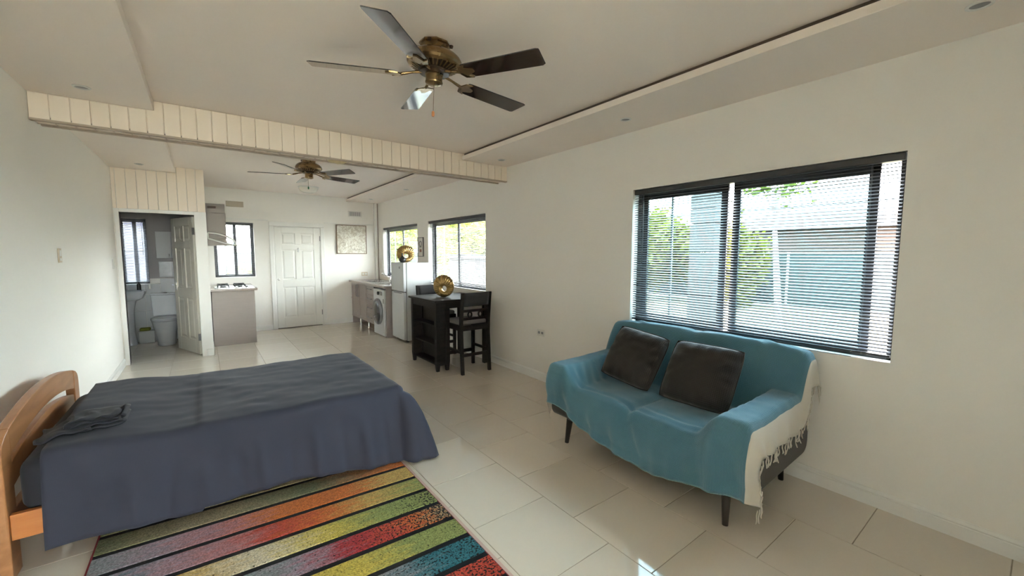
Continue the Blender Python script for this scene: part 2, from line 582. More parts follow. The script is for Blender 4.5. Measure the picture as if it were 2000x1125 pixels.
# cross beam clad in tongue and groove boards
beam = struct('trim_1', MB().box(XL, XR, YM + 0.012, YM2 - 0.012, ZB + 0.026, ZC), M_CLAD)
obj('backing_board', MB().box(XL, XR, YM + 0.040, YM2 - 0.024, ZB + 0.022, ZB + 0.0258), M_BROWN, beam)
x = XL
k = 0
while x < XR - 0.02:
    xb = min(x + 0.1, XR)
    zt = ZS if (xb <= XLS + 0.02 or x >= XRS - 0.06) else ZC
    obj('plank', MB().box(x + 0.002, xb - 0.002, YM, YM + 0.012, ZB + 0.006, zt - 0.002), M_CLAD, beam, bevel=0.0035)
    obj('plank', MB().box(x + 0.0012, xb - 0.0012, YM2 - 0.012, YM2, ZB + 0.006, zt - 0.002), M_CLAD, beam, bevel=0.0035)
    obj('plank', MB().box(x + 0.004, xb - 0.004, YM + 0.047, YM2 - 0.031, ZB + 0.012, ZB + 0.022), M_CLAD, beam, bevel=0.002)
    x = xb
    k += 1
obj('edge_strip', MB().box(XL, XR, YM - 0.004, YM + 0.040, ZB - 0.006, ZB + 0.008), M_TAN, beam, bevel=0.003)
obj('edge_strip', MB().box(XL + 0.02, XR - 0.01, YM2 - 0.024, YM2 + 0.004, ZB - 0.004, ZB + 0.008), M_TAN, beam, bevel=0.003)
M_FOAM = mat('old_filler', (0.62, 0.52, 0.30), 0.9, var=0.2, vscale=30, bump=0.5, bscale=40)
mb = MB()
rows = []
for i in range(9):
    row = []
    for j in range(9):
        u, v = i / 8 * 2 - 1, j / 8 * 2 - 1
        h = max(0, 1 - u * u * u * u) * max(0, 1 - v * v * v * v)
        row.append((1.105 + 0.085 * u, YM + 0.115 + 0.07 * v, ZB + 0.007 - 0.026 * h * (0.8 + 0.4 * mnoise.noise((u * 2, v * 2, 3)))))
    rows.append(row)
obj('filler_patch', MB().grid(rows), M_FOAM, beam, smooth=1.2)['label'] = 'yellowed old filler on the underside of the beam'

# boards above the bathroom door
xs = [XL, -0.85, -0.75, -0.648, -0.546, -0.444, -0.342, -0.24, -0.138, -0.036, 0.06]
for a, b in zip(xs[:-1], xs[1:]):
    zt = ZS if b <= XLS + 0.02 else ZC
    obj('plank', MB().box(a + 0.0025, b - 0.0025, YP - 0.012, YP, DZ + 0.045, zt - 0.002), M_CLAD, part, bevel=0.003)
obj('door_lining', MB().box(DX0 - 0.045, DX0, YP - 0.016, YP + PT, 0, DZ + 0.045).box(DX0, DX1, YP - 0.016, YP + PT, DZ, DZ + 0.045)
    .box(DX1, 0.06, YP - 0.016, YP, 0, DZ + 0.045), M_TRIM, part, bevel=0.003)

# floor of 0.5 m porcelain tiles laid in running bond
fl = struct('floor', MB().box(XBATH - TH, XR + TH, YREAR - TH, YB + TH, -0.10, -0.0025), M_GROUT)
TX, TY = 0.4965, 0.503
tile_mesh = {}
def tile(xa, xb, ya, yb):
    key = (round(xb - xa, 3), round(yb - ya, 3))
    g = 0.0016
    if key not in tile_mesh:
        hx, hy = (xb - xa) / 2 - g, (yb - ya) / 2 - g
        c = 0.0015
        m_ = MB()
        lo = [(-hx, -hy, -0.006), (hx, -hy, -0.006), (hx, hy, -0.006), (-hx, hy, -0.006)]
        md = [(p[0], p[1], -c) for p in lo]
        tp = [(math.copysign(hx - c, p[0]), math.copysign(hy - c, p[1]), 0) for p in lo]
        m_.add(lo + md + tp, [(8, 9, 10, 11)] + [(i, (i + 1) % 4, 4 + (i + 1) % 4, 4 + i) for i in range(4)]
               + [(4 + i, 4 + (i + 1) % 4, 8 + (i + 1) % 4, 8 + i) for i in range(4)])
        o = obj('tile', m_, M_TILE, fl)
        tile_mesh[key] = o
        o.location = ((xa + xb) / 2, (ya + yb) / 2, 0)
    else:
        inst(tile_mesh[key], fl, ((xa + xb) / 2, (ya + yb) / 2, 0))
for c in range(-1, 8):
    xa, xb = XL + c * TX, XL + (c + 1) * TX
    if c == 7: xb = XR
    if c == -1: xa = XBATH
    y = (0.022 if c % 2 == 1 else 0.273) - 11 * TY
    while y < YB:
        ya, yb = max(y, YREAR), min(y + TY, YB)
        if c == -1: ya = max(ya, YP + PT)
        if yb - ya > 0.04:
            tile(xa, xb, ya, yb)
        y += TY

# skirting boards with a stepped moulding
def skirt_profile(s):
    return [(0, 0), (s * 0.016, 0), (s * 0.016, 0.070), (s * 0.012, 0.074), (s * 0.014, 0.082), (s * 0.006, 0.094), (s * 0.004, 0.10), (0, 0.10)]
struct('baseboard_right', MB().prism([(XR + a, z) for a, z in skirt_profile(-1)], 'y', YREAR, YB), M_TRIM)
struct('baseboard_left', MB().prism([(XL + a, z) for a, z in skirt_profile(1)], 'y', YREAR, YP - 0.016), M_TRIM)
mb = MB()
for a, b in ((0.06, 1.02), (2.0, XR - 0.02)):
    mb.prism([(YB + q, z) for q, z in skirt_profile(-1)], 'x', a, b)
struct('baseboard_back', mb, M_TRIM)
mb = MB().box(-0.02, 0.068, YP - 0.028, YP - 0.016, 0, 0.10).box(0.055, 0.068, YP - 0.028, YP + 0.6, 0, 0.10)
struct('baseboard_partition', mb, M_TRIM, bevel=0.004)
# picture rail on the back wall, corner pipe casing
struct('trim_2', MB().box(0.06, 1.02, YB - 0.012, YB, 2.085, 2.105).box(2.0, XR - 0.06, YB - 0.012, YB, 2.085, 2.105), M_TRIM, bevel=0.003)
struct('trim_3', MB().box(XR - 0.075, XR - 0.018, YB - 0.05, YB, 0.9, ZS), M_TRIM, bevel=0.004)
struct('trim_4', MB().box(XR - 0.018, XR, YB - 0.035, YB, 0.9, ZS), mat('pipe_brown', (0.28, 0.21, 0.16), 0.6))

# ------------------------------------------------------------------ windows and venetian blinds
def make_window(idx, axis, a0, a1, z0, z1, face, barz=None, sashes=None, glass=None):
    """bronze sliding window set in the outer half of the wall. axis 'x': wall normal +x, span along y"""
    def B(m_, p0, p1, b0, b1, c0, c1):
        return m_.box(p0, p1, b0, b1, c0, c1) if axis == 'x' else m_.box(b0, b1, p0, p1, c0, c1)
    f0, f1 = face + 0.085, face + 0.135
    fr = 0.035 if a1 - a0 > 1 else 0.024
    m_ = MB()
    B(m_, f0, f1, a0, a0 + fr, z0, z1); B(m_, f0, f1, a1 - fr, a1, z0, z1)
    B(m_, f0, f1, a0, a1, z0, z0 + fr); B(m_, f0, f1, a0, a1, z1 - fr, z1)
    wn = struct('window_%d' % idx, m_, M_BRONZE)
    am = (a0 + a1) / 2
    s = 0.052 if a1 - a0 > 1 else 0.026
    for b0, b1, off in (sashes or ((a0 + fr, am + s / 2, 0.0), (am - s / 2 + 0.025, a1 - fr, 0.02))):
        m_ = MB()
        g0, g1 = f0 + 0.004 + off, f0 + 0.022 + off
        B(m_, g0, g1, b0, b0 + s, z0 + fr, z1 - fr); B(m_, g0, g1, b1 - s, b1, z0 + fr, z1 - fr)
        B(m_, g0, g1, b0, b1, z0 + fr, z0 + fr + s); B(m_, g0, g1, b0, b1, z1 - fr - s, z1 - fr)
        sash = obj('sash', m_, M_BRONZE, wn, bevel=0.002)
        m_ = MB()
        B(m_, g0 + 0.007, g0 + 0.011, b0 + s, b1 - s, z0 + fr + s, z1 - fr - s)
        obj('pane', m_, glass or M_GLASS, sash)
    # security bars outside
    if barz:
        m_ = MB()
        for zb in barz:
            B(m_, face + 0.145, face + 0.157, a0, a1, zb - 0.007, zb + 0.007)
        obj('security_bar', m_, M_POST, wn)
        for b in (a0 + 0.17, a1 - 0.30):
            m_ = MB()
            B(m_, face + 0.143, face + 0.159, b - 0.008, b + 0.008, z0, z1)
            obj('security_bar', m_, M_POST, wn)
    return wn

def make_blind(label, axis, a0, a1, z0, z1, face, tilt=17, pitch=0.0202, cords=(0.08, 0.92), group=None):
    c = face + 0.030
    loc = (c, (a0 + a1) / 2, z1) if axis == 'x' else ((a0 + a1) / 2, c, z1)
    t = thing('venetian_blind', label, 'blind', loc, 0 if axis == 'x' else PI / 2)
    # local frame: x = into the wall (outwards), y = along the window
    hw = (a1 - a0) / 2 - 0.008
    obj('headrail', MB().box(-0.02, 0.02, -hw, hw, -0.045, -0.004), M_SLATD, t, local=True, bevel=0.003)
    n = int((z1 - z0 - 0.075) / pitch)
    a = math.radians(tilt)
    prof = []
    for s_ in (-1, -0.5, 0, 0.5, 1):
        prof.append((s_ * 0.0125, 0.0022 * (1 - s_ * s_)))
    top = prof
    bot = [(p, q - 0.0007) for p, q in prof][::-1]
    poly = [(p * math.cos(a) - q * math.sin(a), p * math.sin(a) + q * math.cos(a)) for p, q in top + bot]
    m_ = MB()
    vs = [(p, y_, q) for y_ in (-hw, hw) for p, q in poly]
    k = len(poly)
    m_.add(vs, [tuple(range(k)), tuple(range(2 * k - 1, k - 1, -1))] + [(i, k + i, k + (i + 1) % k, (i + 1) % k) for i in range(k)])
    first = None
    for i in range(n):
        z = -0.058 - i * pitch
        if first is None:
            first = obj('slat', m_, M_SLAT, t, local=True, smooth=0.7)
            first.location = (0, 0, z)
        else:
            inst(first, t, (0, 0, z))
    zb = -0.058 - n * pitch
    obj('bottom_rail', MB().box(-0.013, 0.013, -hw, hw, zb - 0.012, zb + 0.004), M_SLATD, t, local=True, bevel=0.002)
    for q in cords:
        y_ = -hw + 2 * hw * q
        for s_ in (-0.0125, 0.0125):
            obj('ladder_cord', MB().tube([(s_, y_, -0.045), (s_, y_, zb)], 0.0008, 4), M_CORD, t, local=True)
    # tilt wand
    y_ = hw - 0.10 if axis == 'x' else -hw + 0.05
    obj('tilt_wand', MB().tube([(-0.024, y_, -0.04), (-0.026, y_, -0.55 * (z1 - z0))], 0.0035, 6), M_SLATD, t, local=True)
    return t

make_window(1, 'x', *WIN[1], XR, barz=(1.70,))
make_window(2, 'x', *WIN[2], XR, barz=(1.78, 1.45))
make_window(3, 'x', *WIN[3], XR, barz=(1.80,), sashes=((0.645, 1.475, 0.0), (1.522, 2.272, 0.02)), glass=M_TGLASS)
make_window(4, 'y', *BWIN, YB, barz=(1.84, 1.62))
make_window(5, 'y', *TWIN, YB, barz=(1.5,))
make_blind('grey slatted venetian blind in the large window above the sofa', 'x', *WIN[3], XR, tilt=23)
make_blind('grey slatted venetian blind in the window behind the bar table', 'x', *WIN[2], XR, tilt=3)
make_blind('grey slatted venetian blind in the corner window beside the refrigerator', 'x', *WIN[1], XR, tilt=0)
make_blind('grey slatted venetian blind in the small kitchen window behind the gas hob', 'y', *BWIN, YB, tilt=3)
make_blind('dark venetian blind in the bathroom window above the washbasin', 'y', *TWIN, YB, tilt=34)

# ------------------------------------------------------------------ six-panel doors
def six_panel(parent, Wd, Hd, t, m, both=True):
    """local: x 0..Wd, y -t/2..t/2, z 0..Hd"""
    st, mid = 0.115, 0.10
    rails = [(0, 0.20), (0.80, 0.95), (1.53, 1.63), (Hd - 0.12, Hd)]
    mb_ = MB().box(0, st, -t / 2, t / 2, 0, Hd).box(Wd - st, Wd, -t / 2, t / 2, 0, Hd)
    for a, b in rails:
        mb_.box(st, Wd - st, -t / 2, t / 2, a, b)
    xm_ = Wd / 2
    for (a, b), (c, d) in zip(rails[:-1], rails[1:]):
        mb_.box(xm_ - mid / 2, xm_ + mid / 2, -t / 2, t / 2, b, c)
    obj('frame', mb_, m, parent, local=True, bevel=0.004)
    for (a, b), (c, d) in zip(rails[:-1], rails[1:]):
        for x0_, x1_ in ((st, xm_ - mid / 2), (xm_ + mid / 2, Wd - st)):
            p = MB()
            h = t / 2 - 0.012
            h2 = t / 2 - 0.004
            i1, i2 = 0.018, 0.040
            for s_ in (-1, 1):
                rings = []
                for ins, hh in ((0, h), (i1, h), (i2, h2)):
                    rings.append([(x0_ + ins, s_ * hh, b + ins), (x1_ - ins, s_ * hh, b + ins), (x1_ - ins, s_ * hh, c - ins), (x0_ + ins, s_ * hh, c - ins)])
                vs_ = sum(rings, [])
                fs_ = [(8, 9, 10, 11)] + [(4 * r + i, 4 * r + (i + 1) % 4, 4 * r + 4 + (i + 1) % 4, 4 * r + 4 + i) for r in (0, 1) for i in range(4)]
                p.add(vs_, fs_)
            obj('panel', p, m, parent, local=True)

dx0, dx1, _, dz1 = DOOR
d1 = bpy.data.objects.new('door_1', None)
COL.objects.link(d1)
d1.location = (1.105, YB + 0.02, 0.012)
W['door_1'] = Matrix.Translation(d1.location)
d1['kind'] = 'structure'
six_panel(d1, 0.80, 1.97, 0.04, M_DOOR)
obj('casing', MB().box(1.02, 1.09, YB - 0.02, YB - 0.0005, 0, 1.992), M_TRIM, d1, bevel=0.006)
obj('casing', MB().box(1.92, 1.995, YB - 0.02, YB - 0.0005, 0, 1.992), M_TRIM, d1, bevel=0.006)
obj('casing', MB().box(1.02, 1.995, YB - 0.02, YB - 0.0005, 1.9925, 2.075), M_TRIM, d1, bevel=0.006)
obj('jamb', MB().box(1.0755, 1.104, YB, YB + 0.12, 0, 1.986), M_TRIM, d1)
obj('jamb', MB().box(1.906, 1.9345, YB, YB + 0.12, 0, 1.986), M_TRIM, d1)
obj('jamb', MB().box(1.0755, 1.9345, YB, YB + 0.12, 1.9862, 2.0095), M_TRIM, d1)
obj('light_block_panel', MB().box(1.0755, 1.9345, YB + 0.121, YB + 0.15, 0, 2.0095), M_DOOR, d1)  # unseen panel added behind the leaf to block sky light at the gaps
obj('threshold', MB().box(1.10, 1.91, YB, YB + 0.14, 0, 0.010), M_BROWN, d1)
hd = obj('door_handle', MB().lathe([(0.022, 0), (0.022, 0.006), (0.010, 0.012), (0.010, 0.03)], (1.145, YB + 0.001, 0.97), 16, 'y').move(Matrix.Identity(4)), M_STEEL, d1, smooth=0.6)
mb = MB().lathe([(0.006, 0.0), (0.009, -0.035), (0.022, -0.045), (0.024, -0.058), (0.014, -0.068), (0.0, -0.07)], (1.145, YB, 0.97), 16, 'y')
obj('door_knob', mb, M_STEEL, d1, smooth=0.6)
mb = MB().box(1.500, 1.516, YB - 0.012, YB - 0.0005, 1.50, 1.58).tube([(1.508, YB - 0.02, 1.575), (1.490, YB - 0.025, 1.55), (1.494, YB - 0.025, 1.51), (1.508, YB - 0.02, 1.495)], 0.006, 8)
obj('door_knocker', mb, M_STEEL, d1, smooth=0.6)
for z in (0.22, 1.72):
    obj('hinge', MB().tube([(1.908, YB - 0.006, z), (1.908, YB - 0.006, z + 0.10)], 0.007, 8), M_GREYP, d1, smooth=0.6)

# bathroom door, opened inwards
ang = math.atan2(0.755, -0.285)
d2 = bpy.data.objects.new('door_2', None)
COL.objects.link(d2)
d2.location = (DX1 - 0.012, YP + PT + 0.004, 0.012)
d2.rotation_euler = (0, 0, ang)
W['door_2'] = Matrix.Translation(d2.location) @ Matrix.Rotation(ang, 4, 'Z')
d2['kind'] = 'structure'
six_panel(d2, 0.755, 1.975, 0.036, M_BDOOR)
mb = MB().box(0.665, 0.705, 0.018, 0.024, 0.90, 1.02).tube([(0.69, 0.024, 0.985), (0.69, 0.06, 0.985), (0.68, 0.066, 0.985), (0.58, 0.066, 0.985)], 0.008, 8)
obj('lever_handle', mb, M_CHROME, d2, local=True, smooth=0.6)
mb = MB().box(0.665, 0.705, -0.024, -0.018, 0.90, 1.02).tube([(0.69, -0.024, 0.985), (0.69, -0.06, 0.985), (0.68, -0.066, 0.985), (0.58, -0.066, 0.985)], 0.008, 8)
obj('lever_handle', mb, M_CHROME, d2, local=True, smooth=0.6)
for z in (0.20, 1.72):
    obj('hinge', MB().box(-0.012, 0.02, 0.0, 0.021, z, z + 0.10), M_GREYP, d2, local=True)

# ------------------------------------------------------------------ bed
bed = thing('bed', 'wooden bed frame with an arched slatted headboard against the white wall', 'bed', (-0.75, 3.42, 0))
HX0, HX1 = -0.795, -0.75
HY0, HY1 = 2.72, 4.12
def arch(y, zmid, zend, y0=HY0, y1=HY1):
    t = (y - (y0 + y1) / 2) / ((y1 - y0) / 2)
    return zend + (zmid - zend) * (1 - t * t)
def rail_poly(y0, y1, up_, lo_, n=18):
    ys = [lerp(y0, y1, i / n) for i in range(n + 1)]
    return [(y, up_(y)) for y in ys] + [(y, lo_(y)) for y in ys[::-1]]
def post_poly(ya, yb, s):
    # outer top corner rounded
    zt = lambda y: arch(y, 0.742, 0.645)
    if s < 0:
        return [(ya, 0), (yb, 0), (yb, zt(yb)), (lerp(ya, yb, .5), zt(lerp(ya, yb, .5)) - 0.004), (ya + 0.02, zt(ya) - 0.012), (ya + 0.006, zt(ya) - 0.035), (ya, zt(ya) - 0.07)]
    return [(ya, 0), (yb, 0), (yb, zt(yb) - 0.07), (yb - 0.006, zt(yb) - 0.035), (yb - 0.02, zt(yb) - 0.012), (lerp(ya, yb, .5), zt(lerp(ya, yb, .5)) - 0.004), (ya, zt(ya))]
obj('headboard_post', MB().prism(post_poly(HY0, HY0 + 0.115, -1), 'x', HX0, HX1), M_BWOOD, bed, bevel=0.006)
obj('headboard_post', MB().prism(post_poly(HY1 - 0.115, HY1, 1), 'x', HX0, HX1), M_BWOOD, bed, bevel=0.006)
ya, yb = HY0 + 0.1152, HY1 - 0.1152
obj('top_rail', MB().prism(rail_poly(ya, yb, lambda y: arch(y, 0.742, 0.645), lambda y: arch(y, 0.618, 0.515)), 'x', HX0 + 0.004, HX1 - 0.002), M_BWOOD, bed, bevel=0.005)
obj('headboard_slat', MB().prism(rail_poly(ya, yb, lambda y: arch(y, 0.578, 0.475), lambda y: arch(y, 0.45, 0.36)), 'x', HX0 + 0.006, HX1 - 0.006), M_BWOOD, bed, bevel=0.005)
obj('headboard_rail', MB().box(HX0 + 0.006, HX1 - 0.006, ya, yb, 0.19, 0.29), M_BWOOD, bed, bevel=0.004)
for y_ in (HY0 + 0.012, 3.988):
    obj('side_rail', MB().box(HX1 + 0.001, 1.09, y_, y_ + 0.03, 0.185, 0.305), M_RWOOD, bed, bevel=0.004)
    obj('foot_leg', MB().box(1.070, 1.104, y_ - 0.008 + (0.04 if y_ < 3 else -0.052), y_ + 0.04 + (0.04 if y_ < 3 else -0.052), 0, 0.24), M_BWOOD, bed, bevel=0.004)
for i in range(12):
    x_ = -0.66 + i * 0.145
    obj('base_slat', MB().box(x_, x_ + 0.07, HY0 + 0.045, 3.986, 0.245, 0.262), M_RWOOD, bed)

def rounded_slab(x0, x1, y0, y1, z0, z1, r, n=5, bulge=0.0):
    """rounded box as a stack of rounded rectangles"""
    m_ = MB()
    rows = []
    def ring(ins, z, cr):
        pts = []
        for cx, cy, a in ((x1 - cr, y1 - cr, 0), (x0 + cr, y1 - cr, 90), (x0 + cr, y0 + cr, 180), (x1 - cr, y0 + cr, 270)):
            for i in range(n + 1):
                t = math.radians(a + 90 * i / n)
                pts.append((cx + (cr - ins) * math.cos(t), cy + (cr - ins) * math.sin(t), z))
        pts.append(pts[0])
        return pts
    cr = min(r * 1.6, (x1 - x0) / 2, (y1 - y0) / 2)
    for i in range(n + 1):
        t = PI / 2 * i / n
        rows.append(ring(min(r, cr) * (1 - math.sin(t)), z0 + r * (1 - math.cos(t)), cr))
    for i in range(n + 1):
        t = PI / 2 * i / n
        rows.append(ring(min(r, cr) * (1 - math.cos(t)), z1 - r + r * math.sin(t), cr))
    m_.grid(rows)
    k = len(rows[0])
    m_.add([p for p in rows[0][:-1]], [tuple(range(k - 1))])
    m_.add([p for p in rows[-1][:-1]], [tuple(range(k - 1))])
    return m_

BX0, BX1, BY0, BY1 = -0.735, 1.06, 2.772, 3.985
mt = obj('mattress', rounded_slab(BX0, BX1, BY0, BY1, 0.263, 0.515, 0.055), M_SHEET, None, smooth=1.0, weld=True)
tag(mt, 'dark charcoal sheeted mattress showing beside the wooden headboard', 'mattress')

# bedspread: top sheet with skirts hanging on three sides
def top_z(x, y):
    z = 0.528 + 0.010 * mnoise.noise((x * 2.3, y * 2.3, 1.0)) + 0.007 * mnoise.noise((x * 4, y * 9, 4.0)) + 0.003 * mnoise.noise((x * 13, y * 16, 9.0))
    z += 0.035 * sstep(-0.15, -0.5, x)
    z += 0.006 * sstep(-0.075, -0.065, x)
    return z
SX0, SX1, SY0, SY1 = -0.645, 1.06, 2.79, 3.99
R = 0.05
nx, ny = 110, 48
gx = [lerp(SX0, SX1, i / nx) for i in range(nx + 1)]
gy = [lerp(SY0, SY1, j / ny) for j in range(ny + 1)]
mb = MB()
mb.grid([[(x, y, top_z(x, y)) for y in gy] for x in gx])
per = []
for x in gx: per.append((x, SY0, 0.0, -1.0))
for i in range(1, 14):
    a = PI / 2 * i / 14
    per.append((SX1, SY0, math.sin(a), -math.cos(a)))
for y in gy: per.append((SX1, y, 1.0, 0.0))
for i in range(1, 8):
    a = PI / 2 * i / 8
    per.append((SX1, SY1, math.cos(a), math.sin(a)))
for x in gx[::-1]: per.append((x, SY1, 0.0, 1.0))
T_ = 18
CREASES = ((-0.36, 0.035, 0.012, 0.03), (-0.16, 0.020, -0.010, -0.05), (0.10, 0.030, -0.012, 0.02), (0.20, 0.022, 0.014, 0.03), (0.38, 0.026, -0.012, -0.02), (0.50, 0.030, 0.016, 0.02), (0.66, 0.022, -0.010, 0.02), (0.80, 0.030, 0.018, 0.03), (0.93, 0.022, -0.012, 0.03))
rows = [[] for _ in range(T_ + 5)]
dist = 0.0
prev = None
for (x, y, nx_, ny_) in per:
    if prev: dist += math.hypot(x - prev[0], y - prev[1]) + 0.3 * math.hypot(nx_ - prev[2], ny_ - prev[3])
    prev = (x, y, nx_, ny_)
    zt = top_z(x, y)
    near = max(0.0, -ny_)
    corner = (2 * abs(nx_ * ny_)) if ny_ < 0 else 0.0
    hem = 0.115 - 0.085 * sstep(0.2, 1.05, x) if near > 0.5 else 0.03
    if corner > 0: hem = lerp(0.03, 0.012, corner)
    flare = 0.055 + 0.13 * corner + 0.05 * max(0, nx_) * sstep(3.3, 2.8, y)
    for k in range(5):
        a = PI / 2 * k / 4
        o_ = R * math.sin(a)
        rows[k].append((x + nx_ * o_, y + ny_ * o_, zt - R * (1 - math.cos(a))))
    z1_ = zt - R
    for k in range(1, T_ + 1):
        t = k / T_
        fold = 0.022 * t * mnoise.noise((dist * 3.6, 0.4 * t, 2.0)) + 0.014 * t * mnoise.noise((dist * 8.5, 0.8 * t, 5.0)) + 0.006 * mnoise.noise((dist * 6, t * 6, 8.0)) * math.sin(PI * t)
        if near > 0.9:
            for xc, wd_, am_, ln_ in CREASES:
                fold += am_ * math.exp(-((x - xc - ln_ * t) / wd_) ** 2) * sstep(0.05, 0.6, t)
        if ny_ > 0.3: fold *= 0.2
        if nx_ > 0.6: fold = abs(fold) * 0.8
        fold += corner * 0.03 * t * math.sin(math.atan2(nx_, -ny_) * 9)
        if near > 0.9: fold += 0.010 * sstep(-0.075, -0.065, x) * t
        o_ = R + flare * t ** (0.9 - 0.45 * max(corner, max(0, nx_) * sstep(3.4, 2.8, y))) + fold
        hz = hem - (0.02 if (near > 0.9 and x < -0.07) else 0) * sstep(-0.5, -0.08, x)
        rows[4 + k].append((x + nx_ * o_, y + ny_ * o_, lerp(z1_, hz + 0.006 * math.sin(dist * 7), t)))
mb.grid(rows)
sp = obj('bedspread', mb, M_SPREAD, None, smooth=1.2, weld=True, solid=0.004)
tag(sp, 'slate grey bedspread hanging to the floor over the wooden bed', 'bedspread')

# folded pillowcase lying on the bed by the headboard
def cloth_layer(x0, x1, y0, y1, z, ph, droop=0.0):
    n1, n2 = 16, 10
    return [[(lerp(x0, x1, i / n1) + 0.008 * math.sin(j * 0.9 + ph), lerp(y0, y1, j / n2) + 0.010 * math.sin(i * 0.5 + ph),
              z + 0.005 * math.sin(i * 0.8 + ph) * math.cos(j * 0.7) + 0.006 * mnoise.noise((i * 0.4, j * 0.4, ph)) - droop * sstep(0.45, 0, i / n1))
             for j in range(n2 + 1)] for i in range(n1 + 1)]
mb = MB()
LZ = [0.577, 0.592, 0.606, 0.620]
for i_, z_ in enumerate(LZ):
    mb.grid(cloth_layer(-0.62 + 0.012 * i_, -0.385 - 0.006 * i_, 2.915 + 0.01 * i_, 3.14 - 0.006 * i_, z_, i_ * 1.7, 0.0))
for za, zb_ in ((LZ[0], LZ[1]), (LZ[2], LZ[3])):
    mb.grid([[(-0.390 + 0.016 * math.sin(PI * t / 6), lerp(2.93, 3.12, j / 8) + 0.004 * math.sin(j), lerp(za, zb_, t / 6)) for t in range(7)] for j in range(9)])
mb.grid(cloth_layer(-0.70, -0.50, 2.88, 3.10, 0.586, 2.2, 0.03))
pc = obj('folded_pillowcase', mb, M_SHEET, None, smooth=1.2, solid=0.007)
tag(pc, 'dark folded pillowcase lying on the bed near the headboard', 'pillowcase')

# ------------------------------------------------------------------ striped rug
RX0, RX1, RY0, RY1 = -0.502, 1.056, 0.62, 2.97
rug = thing('rug', 'multicoloured striped rug with black lines on the tiles beside the bed', 'rug', ((RX0 + RX1) / 2, (RY0 + RY1) / 2, 0))
M_RBLACK = mat('rug_black', (0.008, 0.007, 0.009), 0.95, var=0.4, vscale=300, bump=0.8, bscale=500)
M_RRED = mat('rug_binding_red', (0.22, 0.02, 0.03), 0.9, bump=0.4, bscale=300)
M_RPINK = mat('rug_binding_pale', (0.55, 0.38, 0.33), 0.9, bump=0.4, bscale=300)
obj('backing', MB().box(RX0 + 0.004, RX1 - 0.008, RY0, RY1, 0.0005, 0.0075), M_RBLACK, rug)
obj('binding', MB().box(RX0 - 0.004, RX0 + 0.005, RY0, RY1, 0.0005, 0.0095), M_RRED, rug, bevel=0.002)
obj('binding', MB().box(RX1 - 0.009, RX1 + 0.012, RY0, RY1, 0.0005, 0.006), M_RPINK, rug, bevel=0.002)
obj('binding', MB().box(RX1 - 0.012, RX1 - 0.008, RY0, RY1, 0.0005, 0.0095), M_RRED, rug)
